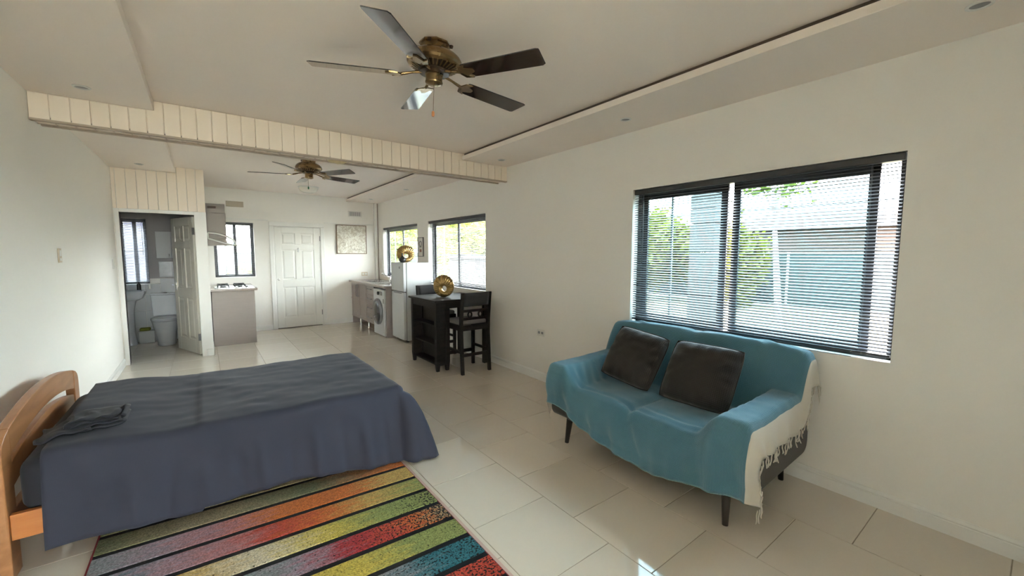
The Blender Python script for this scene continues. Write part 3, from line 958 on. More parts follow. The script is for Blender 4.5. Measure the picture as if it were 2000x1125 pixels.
def pile(name, stops, specks):
    """pile whose dye runs from colour to colour along the stripe, with dark flecks"""
    m = mat(name, stops[0][1], 0.95, sheen=0.15, spec=0.1)
    t = m.node_tree
    b = t.nodes['Principled BSDF']
    tcn = t.nodes.new('ShaderNodeTexCoord')
    sp_ = t.nodes.new('ShaderNodeSeparateXYZ')
    t.links.new(tcn.outputs['Object'], sp_.inputs[0])
    mp = t.nodes.new('ShaderNodeMapping')
    mp.inputs['Scale'].default_value = (5, 26, 10)
    t.links.new(tcn.outputs['Object'], mp.inputs[0])
    n = t.nodes.new('ShaderNodeTexNoise')
    n.inputs['Scale'].default_value = 2.2
    n.inputs['Detail'].default_value = 8
    n.inputs['Roughness'].default_value = 0.75
    t.links.new(mp.outputs[0], n.inputs['Vector'])
    a = t.nodes.new('ShaderNodeMath'); a.operation = 'MULTIPLY_ADD'
    a.inputs[1].default_value = 0.55; a.inputs[2].default_value = -0.275
    t.links.new(n.outputs['Fac'], a.inputs[0])
    pos = t.nodes.new('ShaderNodeMapRange')
    pos.inputs[1].default_value = -(RX1 - RX0) / 2
    pos.inputs[2].default_value = (RX1 - RX0) / 2
    t.links.new(sp_.outputs['X'], pos.inputs[0])
    s_ = t.nodes.new('ShaderNodeMath'); s_.operation = 'ADD'
    t.links.new(pos.outputs[0], s_.inputs[0]); t.links.new(a.outputs[0], s_.inputs[1])
    r = t.nodes.new('ShaderNodeValToRGB')
    el = r.color_ramp.elements
    el[0].position = stops[0][0]; el[0].color = (*stops[0][1], 1)
    el[1].position = stops[-1][0]; el[1].color = (*stops[-1][1], 1)
    for p_, c_ in stops[1:-1]:
        e = el.new(p_); e.color = (*c_, 1)
    t.links.new(s_.outputs[0], r.inputs[0])
    fn = t.nodes.new('ShaderNodeTexNoise')
    fn.inputs['Scale'].default_value = 130
    fn.inputs['Detail'].default_value = 2
    t.links.new(tcn.outputs['Object'], fn.inputs['Vector'])
    br = t.nodes.new('ShaderNodeMapRange')
    br.inputs[1].default_value = 0.3; br.inputs[2].default_value = 0.7
    br.inputs[3].default_value = 0.55; br.inputs[4].default_value = 1.25
    t.links.new(fn.outputs['Fac'], br.inputs[0])
    mul = t.nodes.new('ShaderNodeMix'); mul.data_type = 'RGBA'; mul.blend_type = 'MULTIPLY'
    mul.inputs[0].default_value = 1.0
    t.links.new(r.outputs[0], mul.inputs[6]); t.links.new(br.outputs[0], mul.inputs[7])
    outc = mul.outputs[2]
    if specks:
        c0, c1 = specks
        sn = t.nodes.new('ShaderNodeTexNoise')
        sn.inputs['Scale'].default_value = 85
        sn.inputs['Detail'].default_value = 5
        t.links.new(tcn.outputs['Object'], sn.inputs['Vector'])
        big = t.nodes.new('ShaderNodeMapRange')
        big.inputs[1].default_value = c0; big.inputs[2].default_value = c1
        big.inputs[3].default_value = 0.0; big.inputs[4].default_value = 0.17
        t.links.new(s_.outputs[0], big.inputs[0])
        th_ = t.nodes.new('ShaderNodeMath'); th_.operation = 'ADD'
        t.links.new(sn.outputs['Fac'], th_.inputs[0]); t.links.new(big.outputs[0], th_.inputs[1])
        ml = t.nodes.new('ShaderNodeMapRange')
        ml.inputs[1].default_value = 0.62; ml.inputs[2].default_value = 0.68
        t.links.new(th_.outputs[0], ml.inputs[0])
        m2 = t.nodes.new('ShaderNodeMix'); m2.data_type = 'RGBA'
        t.links.new(ml.outputs[0], m2.inputs[0]); t.links.new(outc, m2.inputs[6])
        m2.inputs[7].default_value = (0.01, 0.009, 0.01, 1)
        outc = m2.outputs[2]
    t.links.new(outc, b.inputs['Base Color'])
    bp = t.nodes.new('ShaderNodeBump'); bp.inputs['Strength'].default_value = 0.9; bp.inputs['Distance'].default_value = 0.004
    t.links.new(fn.outputs['Fac'], bp.inputs['Height']); t.links.new(bp.outputs[0], b.inputs['Normal'])
    return m
C_OL, C_GN, C_TN, C_GD = (0.15, 0.16, 0.08), (0.24, 0.27, 0.09), (0.34, 0.26, 0.15), (0.50, 0.33, 0.10)
C_OR, C_RD, C_PK, C_MV = (0.55, 0.15, 0.035), (0.48, 0.06, 0.035), (0.42, 0.17, 0.17), (0.30, 0.22, 0.26)
C_GY, C_TL, C_YL, C_CR, C_CM = (0.22, 0.23, 0.24), (0.03, 0.14, 0.17), (0.55, 0.42, 0.08), (0.62, 0.54, 0.40), (0.36, 0.03, 0.04)
STR = [  # far to near, left to right
    ([(0, C_OL), (.3, C_TN), (.6, C_OL), (.8, (0.28, 0.13, 0.05)), (1, C_OR)], None),
    ([(0, C_GY), (.15, C_MV), (.35, C_PK), (.5, C_OR), (.75, C_OR), (.9, C_GD), (1, C_GD)], None),
    ([(0, C_TL), (.15, C_MV), (.35, C_PK), (.48, C_RD), (.65, C_OR), (.8, C_GD), (1, C_GN)], None),
    ([(0, C_OR), (.2, C_GD), (.42, C_CR), (.6, C_YL), (.78, C_GN), (1, C_GN)], (0.8, 1.05)),
    ([(0, C_TL), (.42, C_GY), (.52, C_MV), (.65, C_CM), (.8, C_RD), (.9, C_OR), (1, C_TN)], (0.55, 1.0)),
    ([(0, C_GD), (.4, C_YL), (.65, C_YL), (.82, C_GN), (1, C_GN)], (0.9, 1.4)),
    ([(0, C_PK), (.45, C_MV), (.7, C_GY), (.85, C_TL), (1, C_TL)], (0.5, 1.3)),
    ([(0, C_GD), (.5, C_OR), (.8, C_RD), (1, C_RD)], (0.4, 1.2)),
    ([(0, C_GN), (.5, C_GD), (1, C_OL)], None),
    ([(0, C_MV), (.5, C_RD), (1, C_GD)], None),
    ([(0, C_TL), (.5, C_GY), (1, C_GY)], None),
    ([(0, C_OL), (.5, C_TN), (1, C_OL)], None),
]
y_r = 2.612   # black line at the right edge
SP = 0.1715
SLOPE = 0.05
def clipy(poly, lo, hi):
    for s_, lim in ((1, lo), (-1, hi)):
        out = []
        for i in range(len(poly)):
            a_, b_ = poly[i], poly[(i + 1) % len(poly)]
            ia, ib = s_ * (a_[1] - lim) >= 0, s_ * (b_[1] - lim) >= 0
            if ia: out.append(a_)
            if ia != ib:
                t = (lim - a_[1]) / (b_[1] - a_[1])
                out.append((lerp(a_[0], b_[0], t), lim))
        poly = out
        if not poly: return poly
    return poly
for i in range(-2, 12):
    yt = y_r + SP - i * SP + 0.0
    a0_, a1_ = yt - SP + 0.017, yt - 0.017
    xl, xr = RX0 + 0.005, RX1 - 0.012
    dl = SLOPE * (RX1 - RX0)
    poly = clipy([(xl, a0_ + dl), (xr, a0_), (xr, a1_), (xl, a1_ + dl)], RY0 + 0.004, RY1 - 0.004)
    if len(poly) < 3: continue
    st, sk = STR[i % len(STR)]
    obj('pile_stripe', MB().prism(poly, 'z', 0.007, 0.0125), pile('rug_pile_%d' % (i + 3), st, sk), rug, bevel=0.002)

# ------------------------------------------------------------------ sofa
sofa = thing('sofa', 'charcoal grey two-seat sofa with tapered legs under the large window', 'sofa', (2.6, 1.6, 0))
QY0, QY1, QX0, QX1 = 0.868, 2.332, 2.155, 3.015
def side_poly(h):
    # outline in (x,z): rounded lower corners, arm top
    r = 0.07
    pts = []
    for cx, cz, a in ((QX0 + r, 0.20 + r, 180), (QX1 - r, 0.23 + r, 270)):
        for i in range(6):
            t = math.radians(a + 90 * i / 5)
            pts.append((cx + r * math.cos(t), cz + r * math.sin(t)))
    for cx, cz, a in ((QX1 - 0.03, h + 0.02 - 0.03, 0), (QX0 + 0.05, h - 0.05, 90)):
        rr = 0.03 if a == 0 else 0.05
        for i in range(6):
            t = math.radians(a + 90 * i / 5)
            pts.append((cx + rr * math.cos(t), cz + rr * math.sin(t)))
    return pts
for a, b in ((QY0, QY0 + 0.155), (QY1 - 0.155, QY1)):
    obj('arm', MB().prism(side_poly(0.582), 'y', a, b), M_SOFA, sofa, smooth=0.6, bevel=0.008)
obj('seat_base', MB().box(QX0 + 0.012, QX1 - 0.05, QY0 + 0.156, QY1 - 0.156, 0.205, 0.33), M_SOFA, sofa, bevel=0.02)
for a, b in ((QY0 + 0.158, 1.597), (1.603, QY1 - 0.158)):
    obj('seat_cushion', rounded_slab(QX0 + 0.015, 2.83, a, b, 0.332, 0.445, 0.04), M_SOFA, sofa, smooth=1.0, weld=True)
bk = [(2.84, 0.335), (QX1, 0.335), (QX1, 0.84), (QX1 - 0.02, 0.872), (2.95, 0.876), (2.925, 0.85)]
for a, b in ((QY0 + 0.02, 1.598), (1.602, QY1 - 0.02)):
    aa, bb = (a + 0.14, b) if a < 1 else (a, b - 0.14)
    obj('back_cushion', MB().prism(bk, 'y', aa, bb), M_SOFA, sofa, bevel=0.02, smooth=0.7)
bko = [(2.90, 0.622), (QX1 - 0.005, 0.622), (QX1 - 0.005, 0.80), (QX1 - 0.03, 0.858), (2.95, 0.858), (2.93, 0.83)]
obj('back_wing', MB().prism(bko, 'y', QY0 + 0.006, QY0 + 0.155), M_SOFA, sofa, bevel=0.02, smooth=0.7)
obj('back_wing', MB().prism(bko, 'y', QY1 - 0.155, QY1 - 0.006), M_SOFA, sofa, bevel=0.02, smooth=0.7)
for lx, ly, dx, dy in ((2.235, 1.0, -0.022, -0.012), (2.235, 2.2, -0.022, 0.012), (2.95, 1.0, 0.02, -0.012), (2.95, 2.2, 0.02, 0.012)):
    obj('leg', MB().tube([(lx, ly, 0.206 if lx < 2.5 else 0.232), (lx + dx, ly + dy, 0.0)], [0.027, 0.016], 14), M_LEGS, sofa, smooth=0.6)

# the blue throw draped over back, seat and arms
FY0, FY1, FXF, FXB = 0.852, 2.348, 2.128, 3.030
def armh(x): return 0.628 + 0.018 * sstep(2.3, 2.9, x)
def seatz(x, y):
    z = 0.470 + 0.012 * math.sin((x - 2.1) * 5)
    z -= 0.028 * math.exp(-((y - 1.6) / 0.028) ** 2)
    z += 0.010 * (1 - ((y - 1.25) / 0.35) ** 2 if 0.9 < y < 1.6 else 1 - ((y - 1.95) / 0.35) ** 2)
    return z
def backz(x, y):
    top = 0.905 - 0.035 * abs((y - 1.6) / 0.75) ** 5 - 0.010 * math.exp(-((y - 1.6) / 0.05) ** 2)
    return lerp(0.43, top, sstep(2.70, 2.945, x) ** 0.85)
def Hs(x, y):
    e = min(y - FY0, FY1 - y)
    wide = 0.30 - 0.06 * sstep(2.2, 2.7, x)
    a = 1 - sstep(0.145, wide, e)
    base = lerp(seatz(x, y), armh(x), a)
    b_ = backz(x, y)
    k = 0.05
    hh = max(k - abs(base - b_), 0) / k
    z = max(base, b_) + hh * hh * k * 0.25
    # rounded outer and front edges
    r = 0.04
    if e < r: z -= r - math.sqrt(max(0, r * r - (r - e) ** 2))
    d = x - FXF
    if d < r: z -= r - math.sqrt(max(0, r * r - (r - d) ** 2))
    d = FXB - x
    if d < r: z -= r - math.sqrt(max(0, r * r - (r - d) ** 2))
    z += 0.007 * mnoise.noise((x * 5, y * 6, 2)) + 0.004 * mnoise.noise((x * 14, y * 10, 5)) * (1 - sstep(2.7, 2.8, x))
    # drag wrinkles running from the arms into the seat, and slack along the seat front
    z += 0.006 * math.sin((x - 0.55 * (y - 1.6)) * 70) * math.exp(-((e - 0.24) / 0.07) ** 2)
    z += 0.007 * math.sin((x - FXF) * 75 + 3 * math.sin(y * 6)) * math.exp(-((x - FXF - 0.07) / 0.045) ** 2) * (1 - a)
    return z
HEM = [(0.85, 0.235), (0.95, 0.225), (1.04, 0.205), (1.23, 0.175), (1.44, 0.14), (1.69, 0.165), (1.95, 0.215), (2.14, 0.295), (2.25, 0.315), (2.35, 0.31)]
def hemz(y):
    for (a, za), (b, zb_) in zip(HEM[:-1], HEM[1:]):
        if y <= b: return lerp(za, zb_, sstep(a, b, y) * 0.5 + 0.5 * max(0, min(1, (y - a) / (b - a))))
    return HEM[-1][1]
def front(y, t):
    z0_ = Hs(FXF, y)
    zh = hemz(y)
    fold = 0.014 * math.sin(y * 24 + 1.5 * math.sin(y * 7) + 1.2 * t) * t ** 0.8 + 0.005 * math.sin(y * 61) * t
    fold += -0.040 * math.exp(-((y - 1.585 + 0.07 * t) / 0.028) ** 2) * math.sin(PI * min(1, t * 1.2)) * 0.8
    fold += 0.016 * math.exp(-((y - 2.24) / 0.03) ** 2) * t - 0.014 * math.exp(-((y - 2.17) / 0.03) ** 2) * t
    bulge = 0.018 * math.sin(PI * min(1.0, t * 1.3)) if t < 0.77 else 0.018 * math.sin(PI)
    return Vector((FXF - 0.004 - max(-0.002, bulge + fold + 0.006 * t), y, lerp(z0_, zh, t)))
def flap(P, s, t, x, right=True):
    """side drop of the throw beyond its long edge; t>0: on the hanging front it wraps round the corner"""
    L = 0.165 if right else 0.20
    sgn = -1 if right else 1
    k = sstep(0.0, 0.85, t)
    d = Vector((lerp(0.02, 0.125 if right else 0.06, k), sgn * (0.012 + 0.020 * k), lerp(-L, -0.055 if right else -0.12, k)))
    d.x += 0.10 * (1 - k) * sstep(2.35, 2.13, x) * s
    w_ = 0.008 * math.sin(x * 38) * s
    return P + d * s + Vector((0, sgn * (0.004 + w_), 0))
na = 96
ays = [lerp(FY0, FY1, i / na) for i in range(na + 1)]
NS = 6
cols = [('R', i / NS) for i in range(NS, 0, -1)] + [('M', y) for y in ays] + [('L', i / NS) for i in range(1, NS + 1)]
nbx = 90
rows_def = [('B', 1.0), ('B', 0.5)] + [('X', lerp(FXB, FXF, i / nbx)) for i in range(nbx + 1)] + [('F', i / 26) for i in range(1, 27)]
def tpt(c, r):
    ck, cv = c
    rk, rv = r
    y = cv if ck == 'M' else (FY0 if ck == 'R' else FY1)
    if rk == 'B': P = Vector((FXB + 0.004, y, Hs(FXB, y) - 0.09 * rv)); t = 0; x = FXB
    elif rk == 'X': P = Vector((rv, y, Hs(rv, y))); t = 0; x = rv
    else: P = front(y, rv); t = rv; x = FXF
    if ck == 'R': P = flap(P, cv, t, x, True)
    if ck == 'L': P = flap(P, cv, t, x, False)
    return P
rows = [[tpt(c, r) for c in cols] for r in rows_def]
mb = MB().grid(rows)
M_THROW = weave('throw_blue', (0.044, 0.132, 0.185), (0.140, 0.285, 0.355), 310, 0.9, 0.8, 0.3, 0.12)
throw = thing('throw_blanket', 'blue woven throw with cream fringed ends draped over the grey sofa', 'throw', (2.6, 1.6, 0.5))
me_o = obj('cloth', mb, M_THROW, throw, smooth=1.3, solid=0.004)
me = me_o.data
me.materials.append(M_CREAM)
ul = me.uv_layers.new(name='UVMap')
# arc-length UV so that the weave follows the cloth
nc, nr = len(cols), len(rows)
U = [[0.0] * nc for _ in range(nr)]
V = [[0.0] * nc for _ in range(nr)]
for i in range(nr):
    for j in range(nc):
        U[i][j] = 0 if j == 0 else U[i][j - 1] + (rows[i][j] - rows[i][j - 1]).length
        V[i][j] = 0 if i == 0 else V[i - 1][j] + (rows[i][j] - rows[i - 1][j]).length
for p in me.polygons:
    js = []
    for li in p.loop_indices:
        vi = me.loops[li].vertex_index
        i, j = divmod(vi, nc)
        js.append(j)
        ul.data[li].uv = (U[i][j] - U[i][NS], V[i][j])
    if max(js) <= NS or min(js) >= nc - 1 - NS:
        p.material_index = 1
# hem stitching along the front edge
obj('hem_edge', MB().tube([rows[-1][j] + Vector((-0.003, 0, 0)) for j in range(NS, nc - NS)], 0.003, 5), M_CREAM if False else mat('hem_thread', (0.20, 0.34, 0.38), 0.9), throw, smooth=1.0)
# tassels
tas = {}
def tassel(p, ln, k):
    key = k % 5
    if key not in tas:
        rr = random.Random(key)
        pts = []
        for q in range(6):
            t = q / 5
            pts.append((0.006 * math.sin(t * 5 + key) * t, 0.004 * math.sin(t * 7 + 2 * key) * t, -t))
        m_ = MB().tube([(a, b, c * 0.062) for a, b, c in pts], [0.0035, 0.0028, 0.0034, 0.0026, 0.004, 0.0025], 6)
        o = obj('tassel', m_, M_CREAM, throw, local=True, smooth=1.2)
        tas[key] = o
    else:
        o = inst(tas[key], throw)
    o.location = Vector(p) - Vector((2.6, 1.6, 0.5))
    o.rotation_euler = (0.1 * math.sin(k * 3), 0.15 * math.sin(k * 2.1), k)
    o.scale = (1, 1, ln / 0.062)
kk = 0
acc = 0.0
for i in range(3, nr):
    acc += (rows[i][0] - rows[i - 1][0]).length
    if acc > 0.024:
        acc = 0
        tassel(rows[i][0] + Vector((0, -0.004, 0.002)), 0.062 + 0.012 * math.sin(kk * 1.7), kk)
        kk += 1
acc = 0.0
for i in range(nbx, nr):
    acc += (rows[i][-1] - rows[i - 1][-1]).length
    if acc > 0.026:
        acc = 0
        tassel(rows[i][-1] + Vector((0, 0.004, 0.002)), 0.055, kk)
        kk += 1
tassel(rows[-1][0] + Vector((-0.02, -0.003, 0.0)), 0.075, kk + 1)
tassel(rows[-1][0] + Vector((-0.045, -0.003, 0.004)), 0.08, kk + 2)

# cushions
def cushion(label, loc, eul, w_, h_, th_, seed):
    n = 22
    def pt(u, v, s_):
        e = max(0, (1 - abs(u) ** 3) * (1 - abs(v) ** 3))
        ru = math.sqrt(1 - 0.16 * v * v * abs(v)); rv = math.sqrt(1 - 0.16 * u * u * abs(u))
        pin = 1 - 0.045 * (1 - u * u)
        pin2 = 1 - 0.045 * (1 - v * v)
        z = s_ * th_ / 2 * e ** 0.55
        z += (0.014 * mnoise.noise((u * 2.2 + seed, v * 2.2, s_)) + 0.007 * mnoise.noise((u * 5 + seed, v * 5, s_))) * e ** 0.3
        ed = max(abs(u), abs(v))
        z += s_ * 0.006 * math.sin(14 * math.atan2(v, u) + seed) * sstep(0.55, 0.85, ed) * e ** 0.4
        return (u * w_ / 2 * ru * pin2, v * h_ / 2 * rv * pin, z)
    m_ = MB()
    for s_ in (1, -1):
        m_.grid([[pt(i / n * 2 - 1, j / n * 2 - 1, s_) for j in range(n + 1)] for i in range(n + 1)])
    t = thing('cushion', label, 'cushion', loc, 0)
    t.rotation_euler = eul
    W[t.name] = Matrix.Translation(loc) @ t.rotation_euler.to_matrix().to_4x4()
    obj('cover', m_, M_CUSH, t, local=True, smooth=1.3, weld=True)
    edge = [pt(a, -1, 1) for a in [i / 12 * 2 - 1 for i in range(13)]] + [pt(1, a, 1) for a in [i / 12 * 2 - 1 for i in range(1, 13)]] \
        + [pt(-a, 1, 1) for a in [i / 12 * 2 - 1 for i in range(1, 13)]] + [pt(-1, -a, 1) for a in [i / 12 * 2 - 1 for i in range(1, 13)]]
    obj('piping', MB().tube([(p[0], p[1], 0) for p in edge], 0.004, 6), M_CUSH, t, local=True, smooth=1.2)
    return t
# local z faces the room (-x world) after rotation: build basis explicitly
def cushion_at(label, c, side, upv, w_, h_, th_, seed):
    xax = Vector(side).normalized()
    yax = (Vector(upv) - xax * Vector(upv).dot(xax)).normalized()
    zax = xax.cross(yax)
    m3 = Matrix((xax, yax, zax)).transposed()
    return cushion(label, c, m3.to_euler(), w_, h_, th_, seed)
cushion_at('dark charcoal cushion on the sofa end farther from the viewer', (2.605, 1.893, 0.694), (-0.03, -1, -0.10), (0.50, 0.06, 0.87), 0.475, 0.44, 0.16, 1.3)
cushion_at('dark charcoal cushion on the sofa end nearer the viewer', (2.605, 1.37, 0.680), (0.02, -1, 0.0), (0.54, 0.05, 0.84), 0.49, 0.45, 0.16, 7.7)

# ------------------------------------------------------------------ ceiling fans
def make_fan(label, loc, base, pull_mat, tilt=13.0, chain=0.17, nb=5, zs=1.0, lean=0.0):
    t = thing('ceiling_fan', label, 'ceiling fan', loc)
    t.rotation_euler = Matrix.Rotation(math.radians(lean), 3, Vector((0.87, 0.5, 0))).to_euler()
    t.scale = (1, 1, zs)
    L = dict(local=True)
    # mount plate with eight sides, screws
    obj('mount', MB().lathe([(0.085, -0.001), (0.088, -0.012), (0.078, -0.018), (0.078, -0.055), (0.06, -0.062)], n=8, a0=PI / 8), M_BRASS, t, smooth=0.5, **L)
    for k in range(4):
        a = PI / 4 + k * PI / 2
        obj('screw', MB().lathe([(0.0, -0.030), (0.009, -0.028), (0.011, -0.020), (0.011, -0.014)], (0.092 * math.cos(a), 0.092 * math.sin(a), 0), 10), M_BRASSD, t, smooth=0.6, **L)
    obj('motor_housing', MB().lathe([(0.06, -0.050), (0.098, -0.056), (0.104, -0.062), (0.122, -0.068), (0.140, -0.085), (0.150, -0.105), (0.150, -0.118), (0.142, -0.130), (0.120, -0.140), (0.10, -0.143)], n=48), M_BRASS, t, smooth=0.5, **L)
    obj('vent_recess', MB().lathe([(0.122, -0.141), (0.085, -0.158), (0.05, -0.160)], n=40), M_BRASSD, t, smooth=0.8, **L)
    fin = None
    for k in range(30):
        a = 2 * PI * k / 30
        if fin is None:
            fin = obj('vent_fin', MB().add([(0.088, -0.003, -0.160), (0.126, -0.004, -0.142), (0.126, 0.004, -0.142), (0.088, 0.003, -0.160),
                                            (0.088, -0.003, -0.155), (0.126, -0.004, -0.137), (0.126, 0.004, -0.137), (0.088, 0.003, -0.155)],
                                           [(0, 1, 2, 3), (4, 7, 6, 5), (0, 4, 5, 1), (1, 5, 6, 2), (2, 6, 7, 3), (3, 7, 4, 0)]), M_BRASS, t, **L)
        else:
            inst(fin, t, (0, 0, 0), (0, 0, a))
    obj('flywheel', MB().lathe([(0.05, -0.156), (0.082, -0.160), (0.082, -0.176), (0.05, -0.180)], n=32), M_BRASSD, t, smooth=0.5, **L)
    obj('switch_housing', MB().lathe([(0.048, -0.176), (0.050, -0.186), (0.046, -0.190), (0.046, -0.222), (0.049, -0.226), (0.047, -0.234), (0.030, -0.243), (0.0, -0.244)], n=32), M_BRASS, t, smooth=0.5, **L)
    # blade: tapered plank with a clipped tip, pitched about its radius
    a = -math.radians(tilt)
    R0, R1 = 0.205, 0.664
    out = [(R0, -0.052), (R0 + 0.02, -0.057), (R1 - 0.02, -0.066), (R1 - 0.004, -0.060), (R1 - 0.004, -0.050), (R1 - 0.014, 0.054), (R1 - 0.030, 0.064), (R0 + 0.02, 0.057), (R0, 0.052)]
    def pitch(x, y, z): return (x, y * math.cos(a) - z * math.sin(a), y * math.sin(a) + z * math.cos(a))
    bz = -0.192
    n = len(out)
    bv = [pitch(x, y, 0.003) for x, y in out] + [pitch(x, y, -0.003) for x, y in out]
    bv = [(p[0], p[1], p[2] + bz) for p in bv]
    mbb = MB().add(bv, [tuple(range(n)), tuple(range(2 * n - 1, n - 1, -1))] + [(i, (i + 1) % n, n + (i + 1) % n, n + i) for i in range(n)])
    mbi = MB().tube([(0.065, 0, -0.170), (0.12, 0, -0.180), (0.18, 0, -0.196)], [0.009, 0.007, 0.010], 8)
    # scroll shaped holder under the blade root
    hol = [(0.175, -0.012), (0.19, -0.045), (0.235, -0.056), (0.215, -0.030), (0.262, -0.010), (0.262, 0.010), (0.215, 0.030), (0.235, 0.056), (0.19, 0.045), (0.175, 0.012)]
    m2 = len(hol)
    hv = [pitch(x, y, -0.003) for x, y in hol] + [pitch(x, y, -0.010) for x, y in hol]
    hv = [(p[0], p[1], p[2] + bz) for p in hv]
    mbi.add(hv, [tuple(range(m2)), tuple(range(2 * m2 - 1, m2 - 1, -1))] + [(i, (i + 1) % m2, m2 + (i + 1) % m2, m2 + i) for i in range(m2)])
    b0 = i0 = None
    for k in range(nb):
        ang_ = math.radians(base) + 2 * PI * k / nb
        if b0 is None:
            b0 = obj('blade', mbb, M_BLADE, t, **L); b0.rotation_euler = (0, 0, ang_)
            md = b0.modifiers.new('bevel', 'BEVEL'); md.width = 0.002; md.segments = 1
            i0 = obj('blade_iron', mbi, M_BRASS, t, smooth=0.5, **L); i0.rotation_euler = (0, 0, ang_)
        else:
            inst(b0, t, (0, 0, 0), (0, 0, ang_))
            inst(i0, t, (0, 0, 0), (0, 0, ang_))
    px, py = -0.02, -0.042
    obj('pull_chain', MB().tube([(px, py, -0.225), (px, py, -0.244 - chain)], 0.0016, 6), M_BRASS, t, **L)
    obj('pull_knob', MB().lathe([(0.0, 0.004), (0.006, 0.0), (0.008, -0.008), (0.008, -0.024), (0.006, -0.03), (0.0, -0.031)], (px, py, -0.244 - chain), 12), pull_mat, t, smooth=0.7, **L)
    return t
M_PULLO = mat('pull_orange', (0.50, 0.20, 0.07), 0.5)
M_PULLG = mat('pull_green', (0.01, 0.16, 0.06), 0.5)
make_fan('antique brass ceiling fan with five dark blades above the bed and sofa', (1.074, 2.13, ZC - 0.004), -137.2, M_PULLO, tilt=11.5, zs=0.9, lean=3.0)
make_fan('smaller looking brass ceiling fan with green pull beyond the beam', (1.09, 5.60, ZC), -128, M_PULLG, chain=0.10)

# opal dome lamp on the kitchen ceiling
dl = thing('dome_lamp', 'white opal glass dome lamp on the kitchen ceiling behind the fan', 'ceiling lamp', (1.53, 7.95, ZC))
obj('base_ring', MB().lathe([(0.165, -0.0005), (0.165, -0.018), (0.15, -0.024)], n=40), M_PLAST, dl, smooth=0.6, local=True)
obj('glass_bowl', MB().lathe([(0.155, -0.018), (0.150, -0.045), (0.125, -0.080), (0.08, -0.102), (0.03, -0.110), (0.0, -0.111)], n=40), mat('opal_glass', (0.80, 0.77, 0.68), 0.25), dl, smooth=0.8, local=True)

# recessed downlights in the dropped borders
def downlight(x, y, label):
    t = thing('downlight', label, 'downlight', (x, y, ZS), 0, 'recessed downlights in the ceiling borders')
    obj('trim_ring', MB().lathe([(0.045, -0.0005), (0.045, -0.005), (0.036, -0.008), (0.032, -0.004), (0.032, -0.001)], n=24), M_PLAST, t, smooth=0.6, local=True)
    obj('lamp_face', MB().lathe([(0.032, -0.0015), (0.015, -0.003), (0.0, -0.003)], n=20), M_GREYP, t, smooth=0.6, local=True)
for x, y, lb in ((-0.58, 3.90, 'recessed downlight above the bed headboard beside the beam'),
                 (2.76, 2.15, 'recessed downlight above the sofa end nearest the beam'),
                 (2.80, 3.92, 'recessed downlight beside the beam on the window side'),
                 (2.73, 0.27, 'recessed downlight in the top right corner of the photo'),
                 (-0.57, 6.80, 'recessed downlight in front of the bathroom doorway'),
                 (2.80, 6.70, 'recessed downlight above the white refrigerator'),
                 (2.74, 8.32, 'recessed downlight above the kitchen sink corner')):
    downlight(x, y, lb)

# ------------------------------------------------------------------ wall fittings
def wall_vent(label, x0, x1, z0, z1, m):
    t = thing('wall_vent', label, 'vent', ((x0 + x1) / 2, YB, z0))
    obj('frame', MB().box(x0, x1, YB - 0.008, YB - 0.0005, z0, z0 + 0.018).box(x0, x1, YB - 0.008, YB - 0.0005, z1 - 0.018, z1)
        .box(x0, x0 + 0.022, YB - 0.008, YB - 0.0005, z0, z1).box(x1 - 0.022, x1, YB - 0.008, YB - 0.0005, z0, z1), m, t, bevel=0.002)
    obj('backing', MB().box(x0 + 0.02, x1 - 0.02, YB - 0.003, YB - 0.001, z0 + 0.015, z1 - 0.015), M_GREYP if m is M_PLAST else m, t)
    n = 11
    for i in range(n):
        xx = lerp(x0 + 0.03, x1 - 0.03, i / (n - 1))
        obj('louvre', MB().box(xx - 0.004, xx + 0.004, YB - 0.007, YB - 0.003, z0 + 0.018, z1 - 0.018), m, t)
wall_vent('white slotted air vent high on the wall above the painting', 2.48, 2.76, 2.245, 2.365, M_PLAST)
wall_vent('beige air vent high on the wall beside the range hood', 0.37, 0.635, 2.31, 2.41, mat('vent_beige', (0.52, 0.46, 0.36), 0.6))

def plate(name, label, cat, axis, face, sgn, a0, a1, z0, z1, m, slots, mslot, sname='socket_hole'):
    def B(p0, p1, b0, b1, c0, c1):
        lo, hi = sorted((face + sgn * p0, face + sgn * p1))
        return MB().box(lo, hi, b0, b1, c0, c1) if axis == 'x' else MB().box(b0, b1, lo, hi, c0, c1)
    t = thing(name, label, cat, (face, (a0 + a1) / 2, z0) if axis == 'x' else ((a0 + a1) / 2, face, z0))
    obj('faceplate', B(0.0005, 0.009, a0, a1, z0, z1), m, t, bevel=0.003)
    for b0, b1, c0, c1 in slots:
        obj(sname, B(0.008, 0.011, b0, b1, c0, c1), mslot, t, bevel=0.001)
    return t
plate('wall_outlet', 'white double power outlet low on the wall beside the sofa', 'outlet', 'x', XR, -1, 3.475, 3.595, 0.525, 0.60, M_PLAST,
      [(3.49, 3.525, 0.55, 0.578), (3.545, 3.58, 0.55, 0.578)], M_GREYP)
plate('wall_outlet', 'beige power outlet above the kitchen worktop under the painting', 'outlet', 'y', YB, -1, 2.72, 2.85, 0.99, 1.07, M_BEIGE,
      [(2.735, 2.775, 1.01, 1.05), (2.795, 2.835, 1.01, 1.05)], M_PLAST, 'switch_key')
plate('wall_fitting', 'narrow beige fitting on the bare white wall above the bed', 'wall fitting', 'x', XL, 1, 4.60, 4.68, 1.40, 1.51, M_BEIGE,
      [(4.62, 4.66, 1.415, 1.435), (4.62, 4.66, 1.45, 1.495)], M_PLAST, 'switch_key')
plate('light_switch', 'white light switch on the wall beside the bathroom doorway', 'switch', 'x', XL, 1, 6.93, 7.0, 1.28, 1.40, M_PLAST,
      [(6.95, 6.98, 1.32, 1.36)], M_PLAST, 'switch_key')
